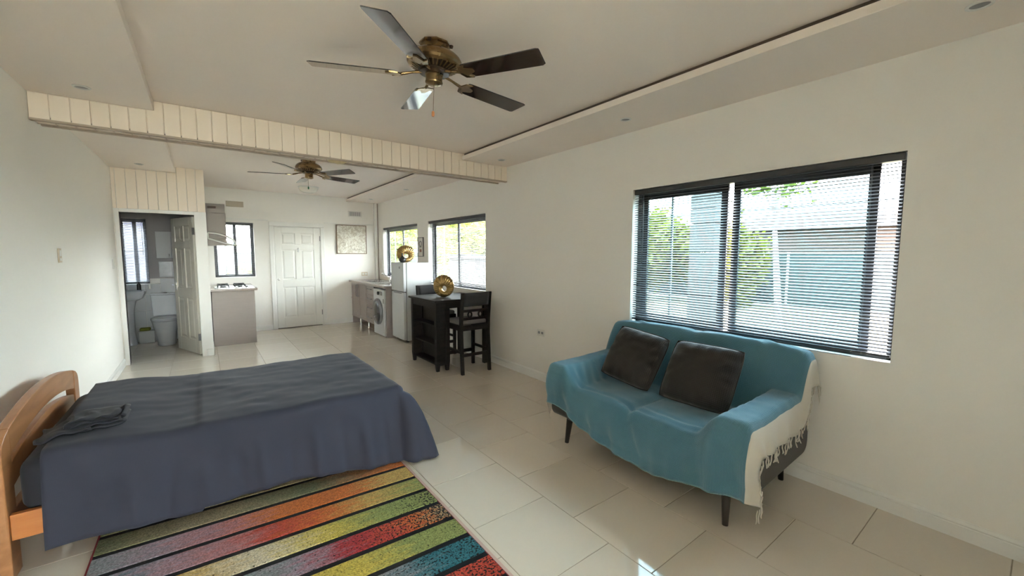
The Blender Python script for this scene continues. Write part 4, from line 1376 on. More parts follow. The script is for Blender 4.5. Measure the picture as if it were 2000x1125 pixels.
t = thing('door_stop', 'small steel door stop on the wall beside the cabinet', 'door stop', (2.50, YB, 0.53))
obj('stem', MB().lathe([(0.012, -0.0005), (0.012, -0.006), (0.006, -0.008), (0.006, -0.05)], (2.50, YB, 0.535), 12, 'y'), M_STEEL, t, smooth=0.6)
obj('buffer', MB().lathe([(0.006, -0.05), (0.011, -0.052), (0.011, -0.065), (0.0, -0.068)], (2.50, YB, 0.535), 12, 'y'), M_GREYP, t, smooth=0.6)

# painting with heavy white brush work
M_CANVAS = mat('painted_canvas', (0.62, 0.57, 0.48), 0.6)
_t = M_CANVAS.node_tree; _b = _t.nodes['Principled BSDF']
_tc = _t.nodes.new('ShaderNodeTexCoord')
_n = _t.nodes.new('ShaderNodeTexNoise'); _n.inputs['Scale'].default_value = 16; _n.inputs['Detail'].default_value = 8; _n.inputs['Roughness'].default_value = 0.7; _n.inputs['Distortion'].default_value = 1.4
_t.links.new(_tc.outputs['Object'], _n.inputs['Vector'])
_r = _t.nodes.new('ShaderNodeValToRGB')
_r.color_ramp.elements[0].position = 0.42; _r.color_ramp.elements[0].color = (0.50, 0.44, 0.35, 1)
_r.color_ramp.elements[1].position = 0.58; _r.color_ramp.elements[1].color = (0.80, 0.78, 0.70, 1)
_t.links.new(_n.outputs['Fac'], _r.inputs[0]); _t.links.new(_r.outputs[0], _b.inputs['Base Color'])
_bp = _t.nodes.new('ShaderNodeBump'); _bp.inputs['Strength'].default_value = 0.8; _bp.inputs['Distance'].default_value = 0.01
_t.links.new(_n.outputs['Fac'], _bp.inputs['Height']); _t.links.new(_bp.outputs[0], _b.inputs['Normal'])
M_PFRAME = mat('picture_frame', (0.22, 0.15, 0.09), 0.5)
px0, px1, pz0, pz1 = 2.225, 2.84, 1.462, 2.068
t = thing('painting', 'square framed painting of swirling white brush strokes on the back wall', 'painting', ((px0 + px1) / 2, YB, pz0))
f_ = 0.014
obj('frame', MB().box(px0, px0 + f_, YB - 0.035, YB - 0.001, pz0, pz1).box(px1 - f_, px1, YB - 0.035, YB - 0.001, pz0, pz1)
    .box(px0 + f_, px1 - f_, YB - 0.035, YB - 0.001, pz0, pz0 + f_).box(px0 + f_, px1 - f_, YB - 0.035, YB - 0.001, pz1 - f_, pz1), M_PFRAME, t, bevel=0.002)
rows = []
for i in range(41):
    row = []
    for j in range(41):
        u, v = i / 40, j / 40
        e = min(u, 1 - u, v, 1 - v)
        d = sstep(0.04, 0.15, e) * 0.012 * max(0, mnoise.noise((u * 9, v * 9, 5)) + 0.5 * mnoise.noise((u * 22, v * 22, 8)))
        row.append((lerp(px0 + f_, px1 - f_, u), YB - 0.026 - d, lerp(pz0 + f_, pz1 - f_, v)))
    rows.append(row)
obj('canvas', MB().grid(rows), M_CANVAS, t, smooth=1.0)
# small print between the two right-hand windows
t = thing('framed_print', 'small narrow framed print with dark motif between the two kitchen windows', 'picture', (XR, 6.78, 1.42))
a0, a1, z0, z1 = 6.665, 6.895, 1.42, 1.76
obj('frame', MB().box(XR - 0.02, XR - 0.001, a0, a0 + .012, z0, z1).box(XR - 0.02, XR - 0.001, a1 - .012, a1, z0, z1)
    .box(XR - 0.02, XR - 0.001, a0 + .012, a1 - .012, z0, z0 + .012).box(XR - 0.02, XR - 0.001, a0 + .012, a1 - .012, z1 - .012, z1), M_GREYP, t)
obj('print', MB().box(XR - 0.010, XR - 0.001, a0 + .012, a1 - .012, z0 + .012, z1 - .012), M_PLAST, t)
mb = MB()
for cz, ra, rb in ((1.645, 0.045, 0.030),):
    ring = [(6.78 + ra * math.cos(q * PI / 10), cz + ra * math.sin(q * PI / 10)) for q in range(21)]
    mb.tube([(XR - 0.011, a, b) for a, b in ring], 0.008, 5)
mb.box(XR - 0.013, XR - 0.010, 6.735, 6.825, 1.585, 1.60)
obj('round_motif', mb, M_GREYP, t)
obj('word_block', MB().box(XR - 0.012, XR - 0.010, 6.74, 6.82, 1.50, 1.55), mat('print_brown', (0.35, 0.20, 0.15), 0.7), t)

# ------------------------------------------------------------------ kitchen: hob side
t = thing('kitchen_cabinet', 'plain taupe base cabinet under the gas hob beside the bathroom', 'cabinet', (0.36, 8.45, 0))
KX0, KX1, KY0, KY1 = 0.075, 0.648, 7.90, YB - 0.02
obj('carcass', MB().box(KX0, KX1 - 0.02, KY0 + 0.018, KY1, 0.0, 0.868), M_TAUPE, t)
obj('end_panel', MB().box(KX0, KX1, KY0, KY0 + 0.018, 0.0, 0.868), M_TAUPE, t, bevel=0.002)
for i in range(2):
    y0_ = KY0 + 0.03 + i * 0.535
    dd = obj('door', MB().box(KX1 - 0.02, KX1, y0_, y0_ + 0.525, 0.10, 0.86), M_TAUPE, t, bevel=0.002)
    obj('handle', MB().tube([(KX1, y0_ + 0.46, 0.80), (KX1 + 0.03, y0_ + 0.46, 0.80), (KX1 + 0.03, y0_ + 0.46, 0.66), (KX1, y0_ + 0.46, 0.66)], 0.005, 8), M_STEEL, dd)
wt = obj('worktop', MB().box(0.058, 0.69, 7.865, YB - 0.001, 0.868, 0.906), M_STONE, None, bevel=0.008)
tag(wt, 'mottled taupe worktop carrying the gas hob', 'worktop')
t = thing('gas_hob', 'stainless gas hob with black pan supports on the worktop', 'hob', (0.38, 8.35, 0.906))
obj('tray', MB().box(0.12, 0.60, 8.02, 8.62, 0.9065, 0.914), M_STEEL, t, bevel=0.003)
for i, (x, y, r) in enumerate(((0.24, 8.17, 0.045), (0.47, 8.17, 0.035), (0.24, 8.46, 0.035), (0.47, 8.46, 0.05))):
    b_ = obj('burner', MB().lathe([(r, 0), (r, 0.012), (r * 0.75, 0.014), (r * 0.75, 0.022), (0, 0.024)], (x, y, 0.9135), 20), M_BLACK, t, smooth=0.5)
    g = MB()
    for q in range(4):
        a = q * PI / 2 + PI / 4
        g.tube([(x + 0.03 * math.cos(a), y + 0.03 * math.sin(a), 0.952), (x + 0.10 * math.cos(a), y + 0.10 * math.sin(a), 0.952), (x + 0.105 * math.cos(a), y + 0.105 * math.sin(a), 0.914)], 0.006, 6)
    sq = [(x + 0.10 * math.cos(a), y + 0.10 * math.sin(a), 0.950) for a in [PI / 4 + k * PI / 2 for k in range(5)]]
    g.tube(sq, 0.005, 6)
    obj('pan_support', g, M_BLACK, t)
for i in range(4):
    obj('knob', MB().lathe([(0.018, 0), (0.016, 0.02), (0, 0.021)], (0.56, 8.10 + i * 0.06, 0.9135), 16), M_BLACK, t, smooth=0.5)
t = thing('range_hood', 'stainless chimney range hood with curved glass canopy above the gas hob', 'range hood', (0.06, 8.35, 1.59))
obj('chimney', MB().box(0.056, 0.315, 8.20, 8.48, 1.70, 2.265), M_DSTEEL, t, bevel=0.003)
obj('chimney_sleeve', MB().box(0.056, 0.322, 8.194, 8.486, 1.70, 2.12), M_DSTEEL, t, bevel=0.002)
obj('vent_slot', MB().box(0.09, 0.20, 8.196, 8.2005, 2.19, 2.225), M_BROWN, t)
obj('body', MB().prism([(0.056, 1.595), (0.47, 1.595), (0.47, 1.612), (0.33, 1.63), (0.31, 1.70), (0.056, 1.70)], 'y', 8.10, 8.58), M_DSTEEL, t, bevel=0.003)
rows = []
for i in range(17):
    a = PI / 2 * i / 16
    x_ = 0.075 + 0.36 * math.sin(a)
    z_ = 1.615 + 0.175 * math.cos(a) ** 1.1
    rows.append([(x_, lerp(8.02, 8.66, j / 8), z_) for j in range(9)])
obj('glass_canopy', MB().grid(rows), M_CGLASS, t, smooth=1.0, solid=0.008)
edge = [r[0] for r in rows]
obj('canopy_edge', MB().tube([Vector(p) + Vector((0, -0.006, 0)) for p in edge] + [Vector((0.40, 8.014, 1.60)), Vector((0.08, 8.014, 1.70)), Vector(edge[0]) + Vector((0, -0.006, 0))], 0.013, 8), mat('canopy_edge_glint', (0.80, 0.82, 0.78), 0.15), t, smooth=0.8)  # white band paints in the bright reflection along the curved glass

# ------------------------------------------------------------------ kitchen: sink side
WX = 2.455
wt = obj('worktop', MB().box(WX, 2.60, 6.935, YB - 0.003, 0.87, 0.908).box(2.60, 2.98, 6.935, 7.62, 0.87, 0.908).box(2.60, 2.98, 8.52, YB - 0.003, 0.87, 0.908)
         .box(2.98, XR - 0.002, 6.935, YB - 0.052, 0.87, 0.908), M_STONE, None)
tag(wt, 'long mottled taupe worktop with inset sink along the window wall', 'worktop')
t = thing('sink', 'stainless inset sink with drainer in the worktop by the window', 'sink', (2.79, 8.07, 0.908))
mb = MB()
mb.box(2.595, 2.985, 7.615, 7.64, 0.9085, 0.913).box(2.595, 2.985, 8.50, 8.525, 0.9085, 0.913).box(2.595, 2.62, 7.64, 8.50, 0.9085, 0.913).box(2.96, 2.985, 7.64, 8.50, 0.9085, 0.913)
mb.box(2.605, 2.975, 7.625, 8.08, 0.900, 0.907)
obj('drainer', mb, M_STEEL, t, bevel=0.002)
bx0, bx1, by0, by1, bzb = 2.62, 2.96, 8.085, 8.50, 0.76
obj('bowl', MB().box(bx0, bx1, by0, by1, bzb - 0.004, bzb).box(bx0, bx0 + 0.004, by0, by1, bzb, 0.909).box(bx1 - 0.004, bx1, by0, by1, bzb, 0.909)
    .box(bx0, bx1, by0, by0 + 0.004, bzb, 0.909).box(bx0, bx1, by1 - 0.004, by1, bzb, 0.909), M_STEEL, t)
for i in range(5):
    obj('drain_rib', MB().tube([(2.66 + i * 0.06, 7.68, 0.908), (2.66 + i * 0.06, 8.04, 0.908)], 0.003, 6), M_STEEL, t)
t = thing('sink_tap', 'chrome mixer tap with long slanting spout beside the sink', 'tap', (2.86, 7.66, 0.913))
obj('body', MB().lathe([(0.028, 0), (0.028, 0.01), (0.020, 0.016), (0.020, 0.10), (0.014, 0.11), (0, 0.112)], (2.84, 7.65, 0.9135), 20), M_CHROME, t, smooth=0.6)
obj('spout', MB().tube([(2.84, 7.65, 0.985), (2.825, 7.75, 1.03), (2.80, 7.93, 1.085), (2.795, 7.96, 1.085), (2.795, 7.965, 1.06)], 0.011, 10), M_CHROME, t, smooth=0.8)
obj('lever', MB().tube([(2.84, 7.65, 1.02), (2.845, 7.60, 1.05), (2.85, 7.54, 1.065)], 0.008, 8), M_CHROME, t, smooth=0.8)
t = thing('dish_bowl', 'dark round bowl standing on the worktop behind the tap', 'bowl', (3.02, 7.25, 0.908))
obj('shell', MB().lathe([(0.035, 0.0005), (0.04, 0.004), (0.062, 0.05), (0.065, 0.10), (0.060, 0.10), (0.056, 0.05), (0.0, 0.012)], (3.015, 7.25, 0.908), 24), M_BLACK, t, smooth=0.7)
t = thing('cooking_pot', 'dark metal pot standing on the worktop in the window corner', 'pot', (3.0, 8.0, 0.908))
obj('shell', MB().lathe([(0.045, 0.0005), (0.05, 0.004), (0.052, 0.13), (0.047, 0.13), (0.044, 0.01), (0.0, 0.008)], (3.035, 7.95, 0.908), 24), M_GREYP, t, smooth=0.7)
obj('lid', MB().lathe([(0.055, 0.131), (0.052, 0.14), (0.02, 0.155), (0.008, 0.17), (0, 0.172)], (3.035, 7.95, 0.908), 24), M_BLACK, t, smooth=0.7)

t = thing('base_cabinet', 'taupe base cabinet with two shaker doors and four drawers on steel legs', 'cabinet', (2.78, 8.26, 0))
CX, CY0, CY1, CZ0, CZ1 = 2.49, 7.545, YB - 0.055, 0.15, 0.868
obj('carcass', MB().box(CX + 0.02, XR - 0.02, CY0, CY1, CZ0, 0.74).box(CX + 0.02, CX + 0.08, CY0, CY1, 0.74, CZ1), M_TAUPE, t)
def shaker(parent, y0, y1, z0, z1, name):
    s_ = 0.06 if name == 'door' else 0.022
    o = obj(name, MB().box(CX, CX + 0.02, y0, y0 + s_, z0, z1).box(CX, CX + 0.02, y1 - s_, y1, z0, z1).box(CX, CX + 0.02, y0 + s_, y1 - s_, z0, z0 + s_)
            .box(CX, CX + 0.02, y0 + s_, y1 - s_, z1 - s_, z1), M_TAUPE, parent, bevel=0.002)
    obj('panel', MB().box(CX + 0.008, CX + 0.019, y0 + s_, y1 - s_, z0 + s_, z1 - s_), M_TAUPE, o)
    return o
for y0, y1, hy in ((8.505, CY1 - 0.004, 8.55), (8.03, 8.495, 8.45)):
    d_ = shaker(t, y0, y1, CZ0 + 0.004, CZ1 - 0.004, 'door')
    obj('handle', MB().tube([(CX, hy, 0.83), (CX - 0.03, hy, 0.83), (CX - 0.03, hy, 0.60), (CX, hy, 0.60)], 0.006, 8), M_GREYP, d_)
dz = (CZ1 - CZ0) / 4
for i in range(4):
    d_ = shaker(t, CY0 + 0.004, 8.02, CZ0 + i * dz + 0.004, CZ0 + (i + 1) * dz - 0.004, 'drawer')
    zc_ = CZ0 + (i + 0.62) * dz
    obj('handle', MB().tube([(CX, 7.66, zc_), (CX - 0.028, 7.66, zc_), (CX - 0.028, 7.90, zc_), (CX, 7.90, zc_)], 0.006, 8), M_GREYP, d_)
for x, y in ((2.56, 7.62), (2.56, 8.62), (3.0, 7.62), (3.0, 8.62), (2.56, 8.10)):
    obj('leg', MB().lathe([(0.024, 0), (0.024, 0.008), (0.015, 0.012), (0.015, 0.138), (0.03, 0.142), (0.03, 0.15)], (x, y, 0), 16), M_CHROME, t, smooth=0.6)
obj('plinth', MB().box(2.50, XR - 0.02, CY1 - 0.02, CY1 - 0.002, 0, 0.15), M_TAUPE, t)
ep = obj('cabinet_end_panel', MB().box(2.50, XR - 0.02, 6.94, 6.966, 0, 0.869), M_TAUPE, None, bevel=0.002)
tag(ep, 'taupe upright panel between the washing machine and the refrigerator', 'panel')

t = thing('washing_machine', 'white front-loading washing machine with dark round door under the worktop', 'washing machine', (2.78, 7.24, 0))
AX, AY0, AY1, AZ = 2.475, 6.972, 7.535, 0.835
obj('body', MB().box(AX, XR - 0.03, AY0, AY1, 0.015, AZ), M_WHITE, t, bevel=0.012)
yc, zc = (AY0 + AY1) / 2 + 0.02, 0.435
obj('door_ring', MB().lathe([(0.235, 0.0), (0.235, -0.022), (0.222, -0.036), (0.195, -0.040), (0.19, -0.03)], (AX, yc, zc), 40, 'x'), M_GREYP, t, smooth=0.5)
obj('door_glass', MB().lathe([(0.192, -0.030), (0.17, -0.050), (0.10, -0.062), (0.0, -0.066)], (AX, yc, zc), 40, 'x'), M_DGLASS, t, smooth=0.8)
obj('dial', MB().lathe([(0.033, 0), (0.033, -0.012), (0.026, -0.02), (0, -0.021)], (AX, yc - 0.02, 0.765), 24, 'x'), M_BLACK, t, smooth=0.5)
obj('display', MB().box(AX - 0.003, AX + 0.002, yc - 0.20, yc - 0.09, 0.735, 0.80), M_DGLASS, t, bevel=0.001)
obj('drawer_front', MB().box(AX - 0.004, AX + 0.002, yc + 0.06, AY1 - 0.03, 0.735, 0.80), M_WHITE, t, bevel=0.002)
obj('badge', MB().box(AX - 0.003, AX + 0.002, AY0 + 0.03, AY0 + 0.055, 0.60, 0.68), M_BLACK, t)
for x in (2.53, 3.0):
    for y in (7.02, 7.49):
        obj('foot', MB().lathe([(0.022, 0), (0.022, 0.018)], (x, y, 0), 12), M_BLACK, t)

t = thing('refrigerator', 'tall white two-door refrigerator standing beside the window', 'refrigerator', (2.83, 6.6, 0))
GX, GY0, GY1, GZ = 2.575, 6.345, 6.875, 1.325
obj('body', MB().box(GX + 0.058, 3.075, GY0, GY1, 0.03, GZ), M_WHITE, t, bevel=0.008)
obj('door_gasket', MB().box(GX + 0.048, GX + 0.0585, GY0 + 0.012, GY1 - 0.012, 0.04, GZ - 0.01), M_GREYP, t)
lowd = obj('door', MB().box(GX, GX + 0.048, GY0, GY1, 0.045, 0.835), M_WHITE, t, bevel=0.010)
topd = obj('door', MB().box(GX, GX + 0.048, GY0, GY1, 0.85, GZ), M_WHITE, t, bevel=0.010)
obj('badge', MB().box(GX - 0.0015, GX + 0.001, GY0 + 0.13, GY0 + 0.18, GZ - 0.10, GZ - 0.065), M_GREYP, topd)
obj('grip', MB().box(GX - 0.001, GX + 0.012, GY0 + 0.08, GY1 - 0.10, 0.812, 0.830), M_GREYP, lowd, bevel=0.003)
for x in (2.66, 3.03):
    for y in (6.40, 6.82):
        obj('foot', MB().lathe([(0.02, 0), (0.02, 0.032)], (x, y, 0), 12), M_BLACK, t)

# ------------------------------------------------------------------ gold ring vases
def vase(label, loc, rz, sc=1.0):
    t = thing('ring_vase', label, 'vase', loc, rz)
    # disc in the local x-z plane; flutes fan out from the off-centre hole
    RO, hx, hz, RI = 0.150 * sc, 0.012 * sc, 0.112 * sc, 0.036 * sc
    zc_ = RO * 0.975
    nth, ns_ = 168, 20
    m_ = MB()
    rows = []
    for i in range(nth + 1):
        th = 2 * PI * i / nth
        dx, dz_ = math.cos(th), math.sin(th)
        ox, oz = hx, hz - zc_
        bq = ox * dx + oz * dz_
        Ro = -bq + math.sqrt(max(0, bq * bq - (ox * ox + oz * oz - RO * RO)))
        row = []
        rib = 0.5 + 0.5 * math.cos(th * 28)
        for j in range(ns_ + 1):
            ph = 2 * PI * j / ns_
            c_, s_ = math.cos(ph), math.sin(ph)
            rm, rh = (Ro + RI) / 2, (Ro - RI) / 2
            T = (0.034 + 0.014 * (0.5 - 0.5 * c_)) * sc
            rr = rm + rh * c_
            yy_ = T * math.copysign(abs(s_) ** 0.8, s_)
            g = 1 - 0.16 * (1 - rib) * sstep(-0.9, 0.2, c_) * abs(s_) ** 0.5
            gr = 1 - 0.022 * (1 - rib) * sstep(0.2, 1, c_)
            row.append((hx + rr * gr * dx, yy_ * g, max(0.0, hz + rr * gr * dz_)))
        rows.append(row)
    m_.grid(rows)
    obj('fluted_ring', m_, M_GOLD, t, smooth=0.9, local=True, weld=True)
    # dark mouth at the shoulder
    a = math.radians(42)
    cx_, cz_ = 0 + RO * 0.985 * math.cos(a), zc_ + RO * 0.985 * math.sin(a)
    tx, tz = -math.sin(a), math.cos(a)
    vs = []
    for k in range(20):
        q = 2 * PI * k / 20
        vs.append((cx_ + 0.040 * sc * math.cos(q) * tx, 0.014 * sc * math.sin(q), cz_ + 0.040 * sc * math.cos(q) * tz))
    top = [(p[0] + 0.006 * math.cos(a), p[1], p[2] + 0.006 * math.sin(a)) for p in vs]
    m_ = MB().add(vs + top, [tuple(range(20, 40))] + [(k, (k + 1) % 20, 20 + (k + 1) % 20, 20 + k) for k in range(20)])
    obj('mouth', m_, M_GOLDD, t, local=True)
    return t
vase('gold fluted ring vase standing on the dark bar table', (2.53, 4.86, 0.902), math.radians(-54), 1.0)
v1 = vase('gold fluted ring vase standing on top of the white refrigerator', (2.735, 6.62, 1.3255), math.radians(-22), 0.98)
ob = obj('black_ornament', MB().lathe([(0.0, 0.0), (0.03, 0.002), (0.052, 0.022), (0.058, 0.045), (0.050, 0.072), (0.026, 0.092), (0.014, 0.105), (0.012, 0.135), (0.016, 0.15), (0.0, 0.152)], (2.640, 6.52, 1.3255), 28), M_BLACK, None, smooth=0.8)
tag(ob, 'small round black bottle in front of the gold vase on the refrigerator', 'bottle')

# ------------------------------------------------------------------ bar table with shelves
t = thing('bar_table', 'dark espresso counter-height table with open shelves at its end', 'table', (2.65, 4.9, 0))
TX0, TX1, TY0, TY1 = 2.255, 3.05, 4.535, 5.29
obj('tabletop', MB().box(TX0 - 0.03, TX1, TY0 - 0.03, TY1 + 0.03, 0.872, 0.900), M_DWOOD, t, bevel=0.006)
obj('apron', MB().box(TX0, TX1 - 0.03, TY0 + 0.004, TY0 + 0.024, 0.79, 0.871).box(TX0, TX1 - 0.03, TY1 - 0.024, TY1 - 0.004, 0.79, 0.871)
    .box(TX0 + 0.004, TX0 + 0.024, TY0 + 0.024, TY1 - 0.024, 0.79, 0.871).box(TX1 - 0.06, TX1 - 0.04, TY0 + 0.024, TY1 - 0.024, 0.79, 0.871), M_DWOOD, t)
for x in (TX0 - 0.002, 2.385):
    for y in (TY0, TY1 - 0.055):
        obj('leg', MB().add([(x, y, .12), (x + .055, y, .12), (x + .055, y + .055, .12), (x, y + .055, .12), (x, y, .87), (x + .055, y, .87), (x + .055, y + .055, .87), (x, y + .055, .87),
                             (x + .010, y + .010, 0), (x + .045, y + .010, 0), (x + .045, y + .045, 0), (x + .010, y + .045, 0)],
                            [(4, 5, 6, 7), (0, 1, 5, 4), (1, 2, 6, 5), (2, 3, 7, 6), (3, 0, 4, 7), (8, 9, 1, 0), (9, 10, 2, 1), (10, 11, 3, 2), (11, 8, 0, 3), (11, 10, 9, 8)]), M_DWOOD, t)
for y in (TY0 + 0.012, TY1 - 0.067):
    obj('leg', MB().box(TX1 - 0.085, TX1 - 0.03, y, y + 0.055, 0, 0.871), M_DWOOD, t, bevel=0.003)
for y in (TY0 + 0.012, TY1 - 0.032):
    obj('side_panel', MB().box(TX0 + 0.05, 2.39, y, y + 0.02, 0.07, 0.80), M_DWOOD, t)
obj('back_panel', MB().box(2.405, 2.420, TY0 + 0.055, TY1 - 0.055, 0.07, 0.80), M_DWOOD, t)
for z in (0.075, 0.315, 0.560):
    obj('shelf', MB().box(TX0 + 0.015, 2.405, TY0 + 0.033, TY1 - 0.033, z, z + 0.02), M_DWOOD, t, bevel=0.002)

def make_stool(label, loc, rz):
    """local: seat centre at origin, backrest at -y, sitter faces +y"""
    t = thing('bar_stool', label, 'bar stool', loc, rz)
    L = dict(local=True)
    hw, hd = 0.195, 0.20
    for s_ in (-1, 1):
        obj('leg', MB().prism([(hd - 0.036, 0), (hd, 0), (hd + 0.002, 0.60), (hd - 0.042, 0.60)], 'x', s_ * hw - 0.019, s_ * hw + 0.019), M_DWOOD, t, bevel=0.003, **L)
        obj('back_post', MB().prism([(-hd - 0.030, 0), (-hd + 0.006, 0), (-hd + 0.040, 0.50), (-hd + 0.036, 0.70), (-hd - 0.012, 1.005), (-hd - 0.040, 1.005), (-hd - 0.004, 0.68), (-hd, 0.50)], 'x',
                                    s_ * hw - 0.019, s_ * hw + 0.019), M_DWOOD, t, bevel=0.003, **L)
        obj('side_stretcher', MB().box(s_ * hw - 0.010, s_ * hw + 0.010, -hd + 0.01, hd - 0.03, 0.255, 0.285), M_DWOOD, t, **L)
        obj('seat_rail', MB().box(s_ * hw - 0.012, s_ * hw + 0.012, -hd + 0.042, hd - 0.04, 0.535, 0.60), M_DWOOD, t, **L)
    for y in (-hd + 0.018, hd - 0.03):
        obj('seat_rail', MB().box(-hw + 0.019, hw - 0.019, y - 0.01, y + 0.012, 0.535, 0.60), M_DWOOD, t, **L)
    obj('front_stretcher', MB().box(-hw + 0.019, hw - 0.019, hd - 0.03, hd - 0.008, 0.175, 0.215), M_DWOOD, t, **L)
    obj('rear_stretcher', MB().box(-hw + 0.019, hw - 0.019, -hd - 0.002, -hd + 0.018, 0.215, 0.250), M_DWOOD, t, **L)
    obj('seat_pad', rounded_slab(-hw - 0.004, hw + 0.004, -hd + 0.045, hd + 0.012, 0.601, 0.652, 0.022), M_SEAT, t, smooth=1.0, weld=True, **L)
    # upholstered upper back, curved top
    def back_y(z): return lerp(-hd + 0.016, -hd - 0.026, (z - 0.70) / 0.305)
    rows = []
    for i in range(9):
        x_ = lerp(-hw + 0.018, hw - 0.018, i / 8)
        sag = 0.016 * (1 - (x_ / hw) ** 2)
        rows.append([(x_, back_y(z) - sag, z) for z in (0.845, 0.90, 0.95, 1.003)])
    obj('back_panel', MB().grid(rows), M_BACKF, t, smooth=1.0, solid=0.024, **L)
    rows = []
    for z0_, z1_ in ((0.665, 0.695), (0.765, 0.795)):
        obj('back_rail', MB().box(-hw + 0.018, hw - 0.018, back_y(z0_) - 0.012, back_y(z0_) + 0.010, z0_, z1_), M_DWOOD, t, **L)
    for xx in (-0.075, 0.075):
        ring = [(xx + 0.026 * math.cos(q * PI / 8), back_y(0.73), 0.730 + 0.034 * math.sin(q * PI / 8)) for q in range(17)]
        obj('oval_ornament', MB().tube(ring, 0.010, 8), M_DWOOD, t, smooth=0.9, **L)
    return t
make_stool('dark bar stool with grey seat in front of the table, its back to the viewer', (2.652, 4.46, 0), 0)
make_stool('dark bar stool on the far side of the table beside the refrigerator', (2.70, 5.42, 0), PI)

# ------------------------------------------------------------------ bathroom
t = thing('toilet', 'white close-coupled toilet seen through the bathroom doorway', 'toilet', (-0.52, 8.72, 0))
tx = -0.535
def oval(cx, cy, a, b, z, n=28):
    return [(cx + a * math.cos(2 * PI * k / n), cy + b * math.sin(2 * PI * k / n) * (1.0 if math.sin(2 * PI * k / n) < 0 else 0.85), z) for k in range(n + 1)]
rows = [oval(tx, 8.62, 0.115, 0.20, 0.0), oval(tx, 8.62, 0.12, 0.205, 0.06), oval(tx, 8.61, 0.135, 0.225, 0.20), oval(tx, 8.60, 0.165, 0.25, 0.33), oval(tx, 8.60, 0.178, 0.262, 0.395), oval(tx, 8.60, 0.165, 0.25, 0.40)]
mb = MB().grid(rows)
mb.add(rows[-1][:-1], [tuple(range(28))])
mb.box(tx - 0.12, tx + 0.12, 8.72, 8.98, 0.0, 0.39)
obj('bowl', mb, M_CERAM, t, smooth=0.9)
rows = [oval(tx, 8.60, 0.182, 0.268, 0.402), oval(tx, 8.60, 0.187, 0.273, 0.412), oval(tx, 8.60, 0.184, 0.27, 0.432), oval(tx, 8.60, 0.14, 0.22, 0.442)]
mb = MB().grid(rows); mb.add(rows[-1][:-1], [tuple(range(28))])
obj('seat_lid', mb, M_CERAM, t, smooth=0.9)
obj('cistern', MB().prism([(tx - 0.165, 0.44), (tx + 0.165, 0.44), (tx + 0.185, 0.79), (tx - 0.185, 0.79)], 'y', 8.80, YB - 0.014), M_CERAM, t, bevel=0.012)
obj('cistern_lid', MB().box(tx - 0.192, tx + 0.192, 8.792, YB - 0.014, 0.7905, 0.815), M_CERAM, t, bevel=0.008)
obj('flush_button', MB().lathe([(0.025, 0.0), (0.024, 0.006), (0, 0.008)], (tx, 8.90, 0.815), 16), M_CHROME, t, smooth=0.6)

t = thing('washbasin', 'white pedestal washbasin under the bathroom window', 'washbasin', (-1.02, 8.75, 0))
bx = -1.03
def rect_ring(cx, y0, y1, w_, z, r=0.06, n=6):
    pts = []
    for px_, py_, a in ((cx + w_ - r, y1 - r, 0), (cx - w_ + r, y1 - r, 90), (cx - w_ + r, y0 + r, 180), (cx + w_ - r, y0 + r, 270)):
        for i in range(n + 1):
            q = math.radians(a + 90 * i / n)
            pts.append((px_ + r * math.cos(q), py_ + r * math.sin(q), z))
    return pts + [pts[0]]
rows = [rect_ring(bx, 8.72, 8.98, 0.16, 0.715), rect_ring(bx, 8.60, 9.0, 0.235, 0.76), rect_ring(bx, 8.565, 9.009, 0.26, 0.84), rect_ring(bx, 8.565, 9.009, 0.26, 0.872), rect_ring(bx, 8.60, 8.93, 0.215, 0.870), rect_ring(bx, 8.64, 8.90, 0.17, 0.79)]
mb = MB().grid(rows); mb.add(rows[-1][:-1], [tuple(range(len(rows[-1]) - 1))]); mb.add(rows[0][:-1], [tuple(range(len(rows[0]) - 1))])
obj('bowl', mb, M_CERAM, t, smooth=0.9)
obj('pedestal', MB().lathe([(0.105, 0), (0.10, 0.03), (0.082, 0.20), (0.085, 0.55), (0.12, 0.72)], (bx + 0.02, 8.85, 0), 24), M_CERAM, t, smooth=0.8)
obj('tap', MB().lathe([(0.02, 0), (0.018, 0.06), (0.024, 0.07), (0.02, 0.10), (0, 0.105)], (bx, 8.965, 0.872), 16).tube([(bx, 8.965, 0.925), (bx, 8.86, 0.945), (bx, 8.85, 0.925)], 0.010, 8), M_CHROME, t, smooth=0.7)
obj('soap_bottle', MB().lathe([(0.0, 0), (0.026, 0.0), (0.026, 0.09), (0.012, 0.105), (0.008, 0.13), (0, 0.132)], (bx + 0.17, 8.955, 0.8725), 16), M_BLACK, t, smooth=0.7)

t = thing('wall_cabinet', 'small white two-door cabinet on the bathroom wall above the toilet', 'cabinet', (-0.43, YB, 1.38))
cx0, cx1, cz0, cz1 = -0.615, -0.215, 1.385, 1.825
obj('carcass', MB().box(cx0, cx1, YB - 0.12, YB - 0.013, cz0, cz1), M_WHITE, t, bevel=0.002)
cm = (cx0 + cx1) / 2
for a, b, hx_ in ((cx0 + 0.002, cm - 0.002, cm - 0.035), (cm + 0.002, cx1 - 0.002, cm + 0.035)):
    d_ = obj('door', MB().box(a, b, YB - 0.136, YB - 0.1205, cz0 + 0.002, cz1 - 0.002), M_WHITE, t, bevel=0.003)
    obj('handle', MB().tube([(hx_, YB - 0.136, 1.46), (hx_, YB - 0.155, 1.46), (hx_, YB - 0.155, 1.40), (hx_, YB - 0.136, 1.40)], 0.004, 6), M_STEEL, d_)
sb = thing('storage_step', 'low white box on the bathroom floor beside the toilet', 'box', (-0.80, 8.92, 0))
obj('body', MB().box(-0.895, -0.70, 8.85, YB - 0.014, 0.0005, 0.185), M_WHITE, sb, bevel=0.006)
obj('rim', MB().box(-0.90, -0.695, 8.845, YB - 0.014, 0.1855, 0.20), M_WHITE, sb, bevel=0.004)
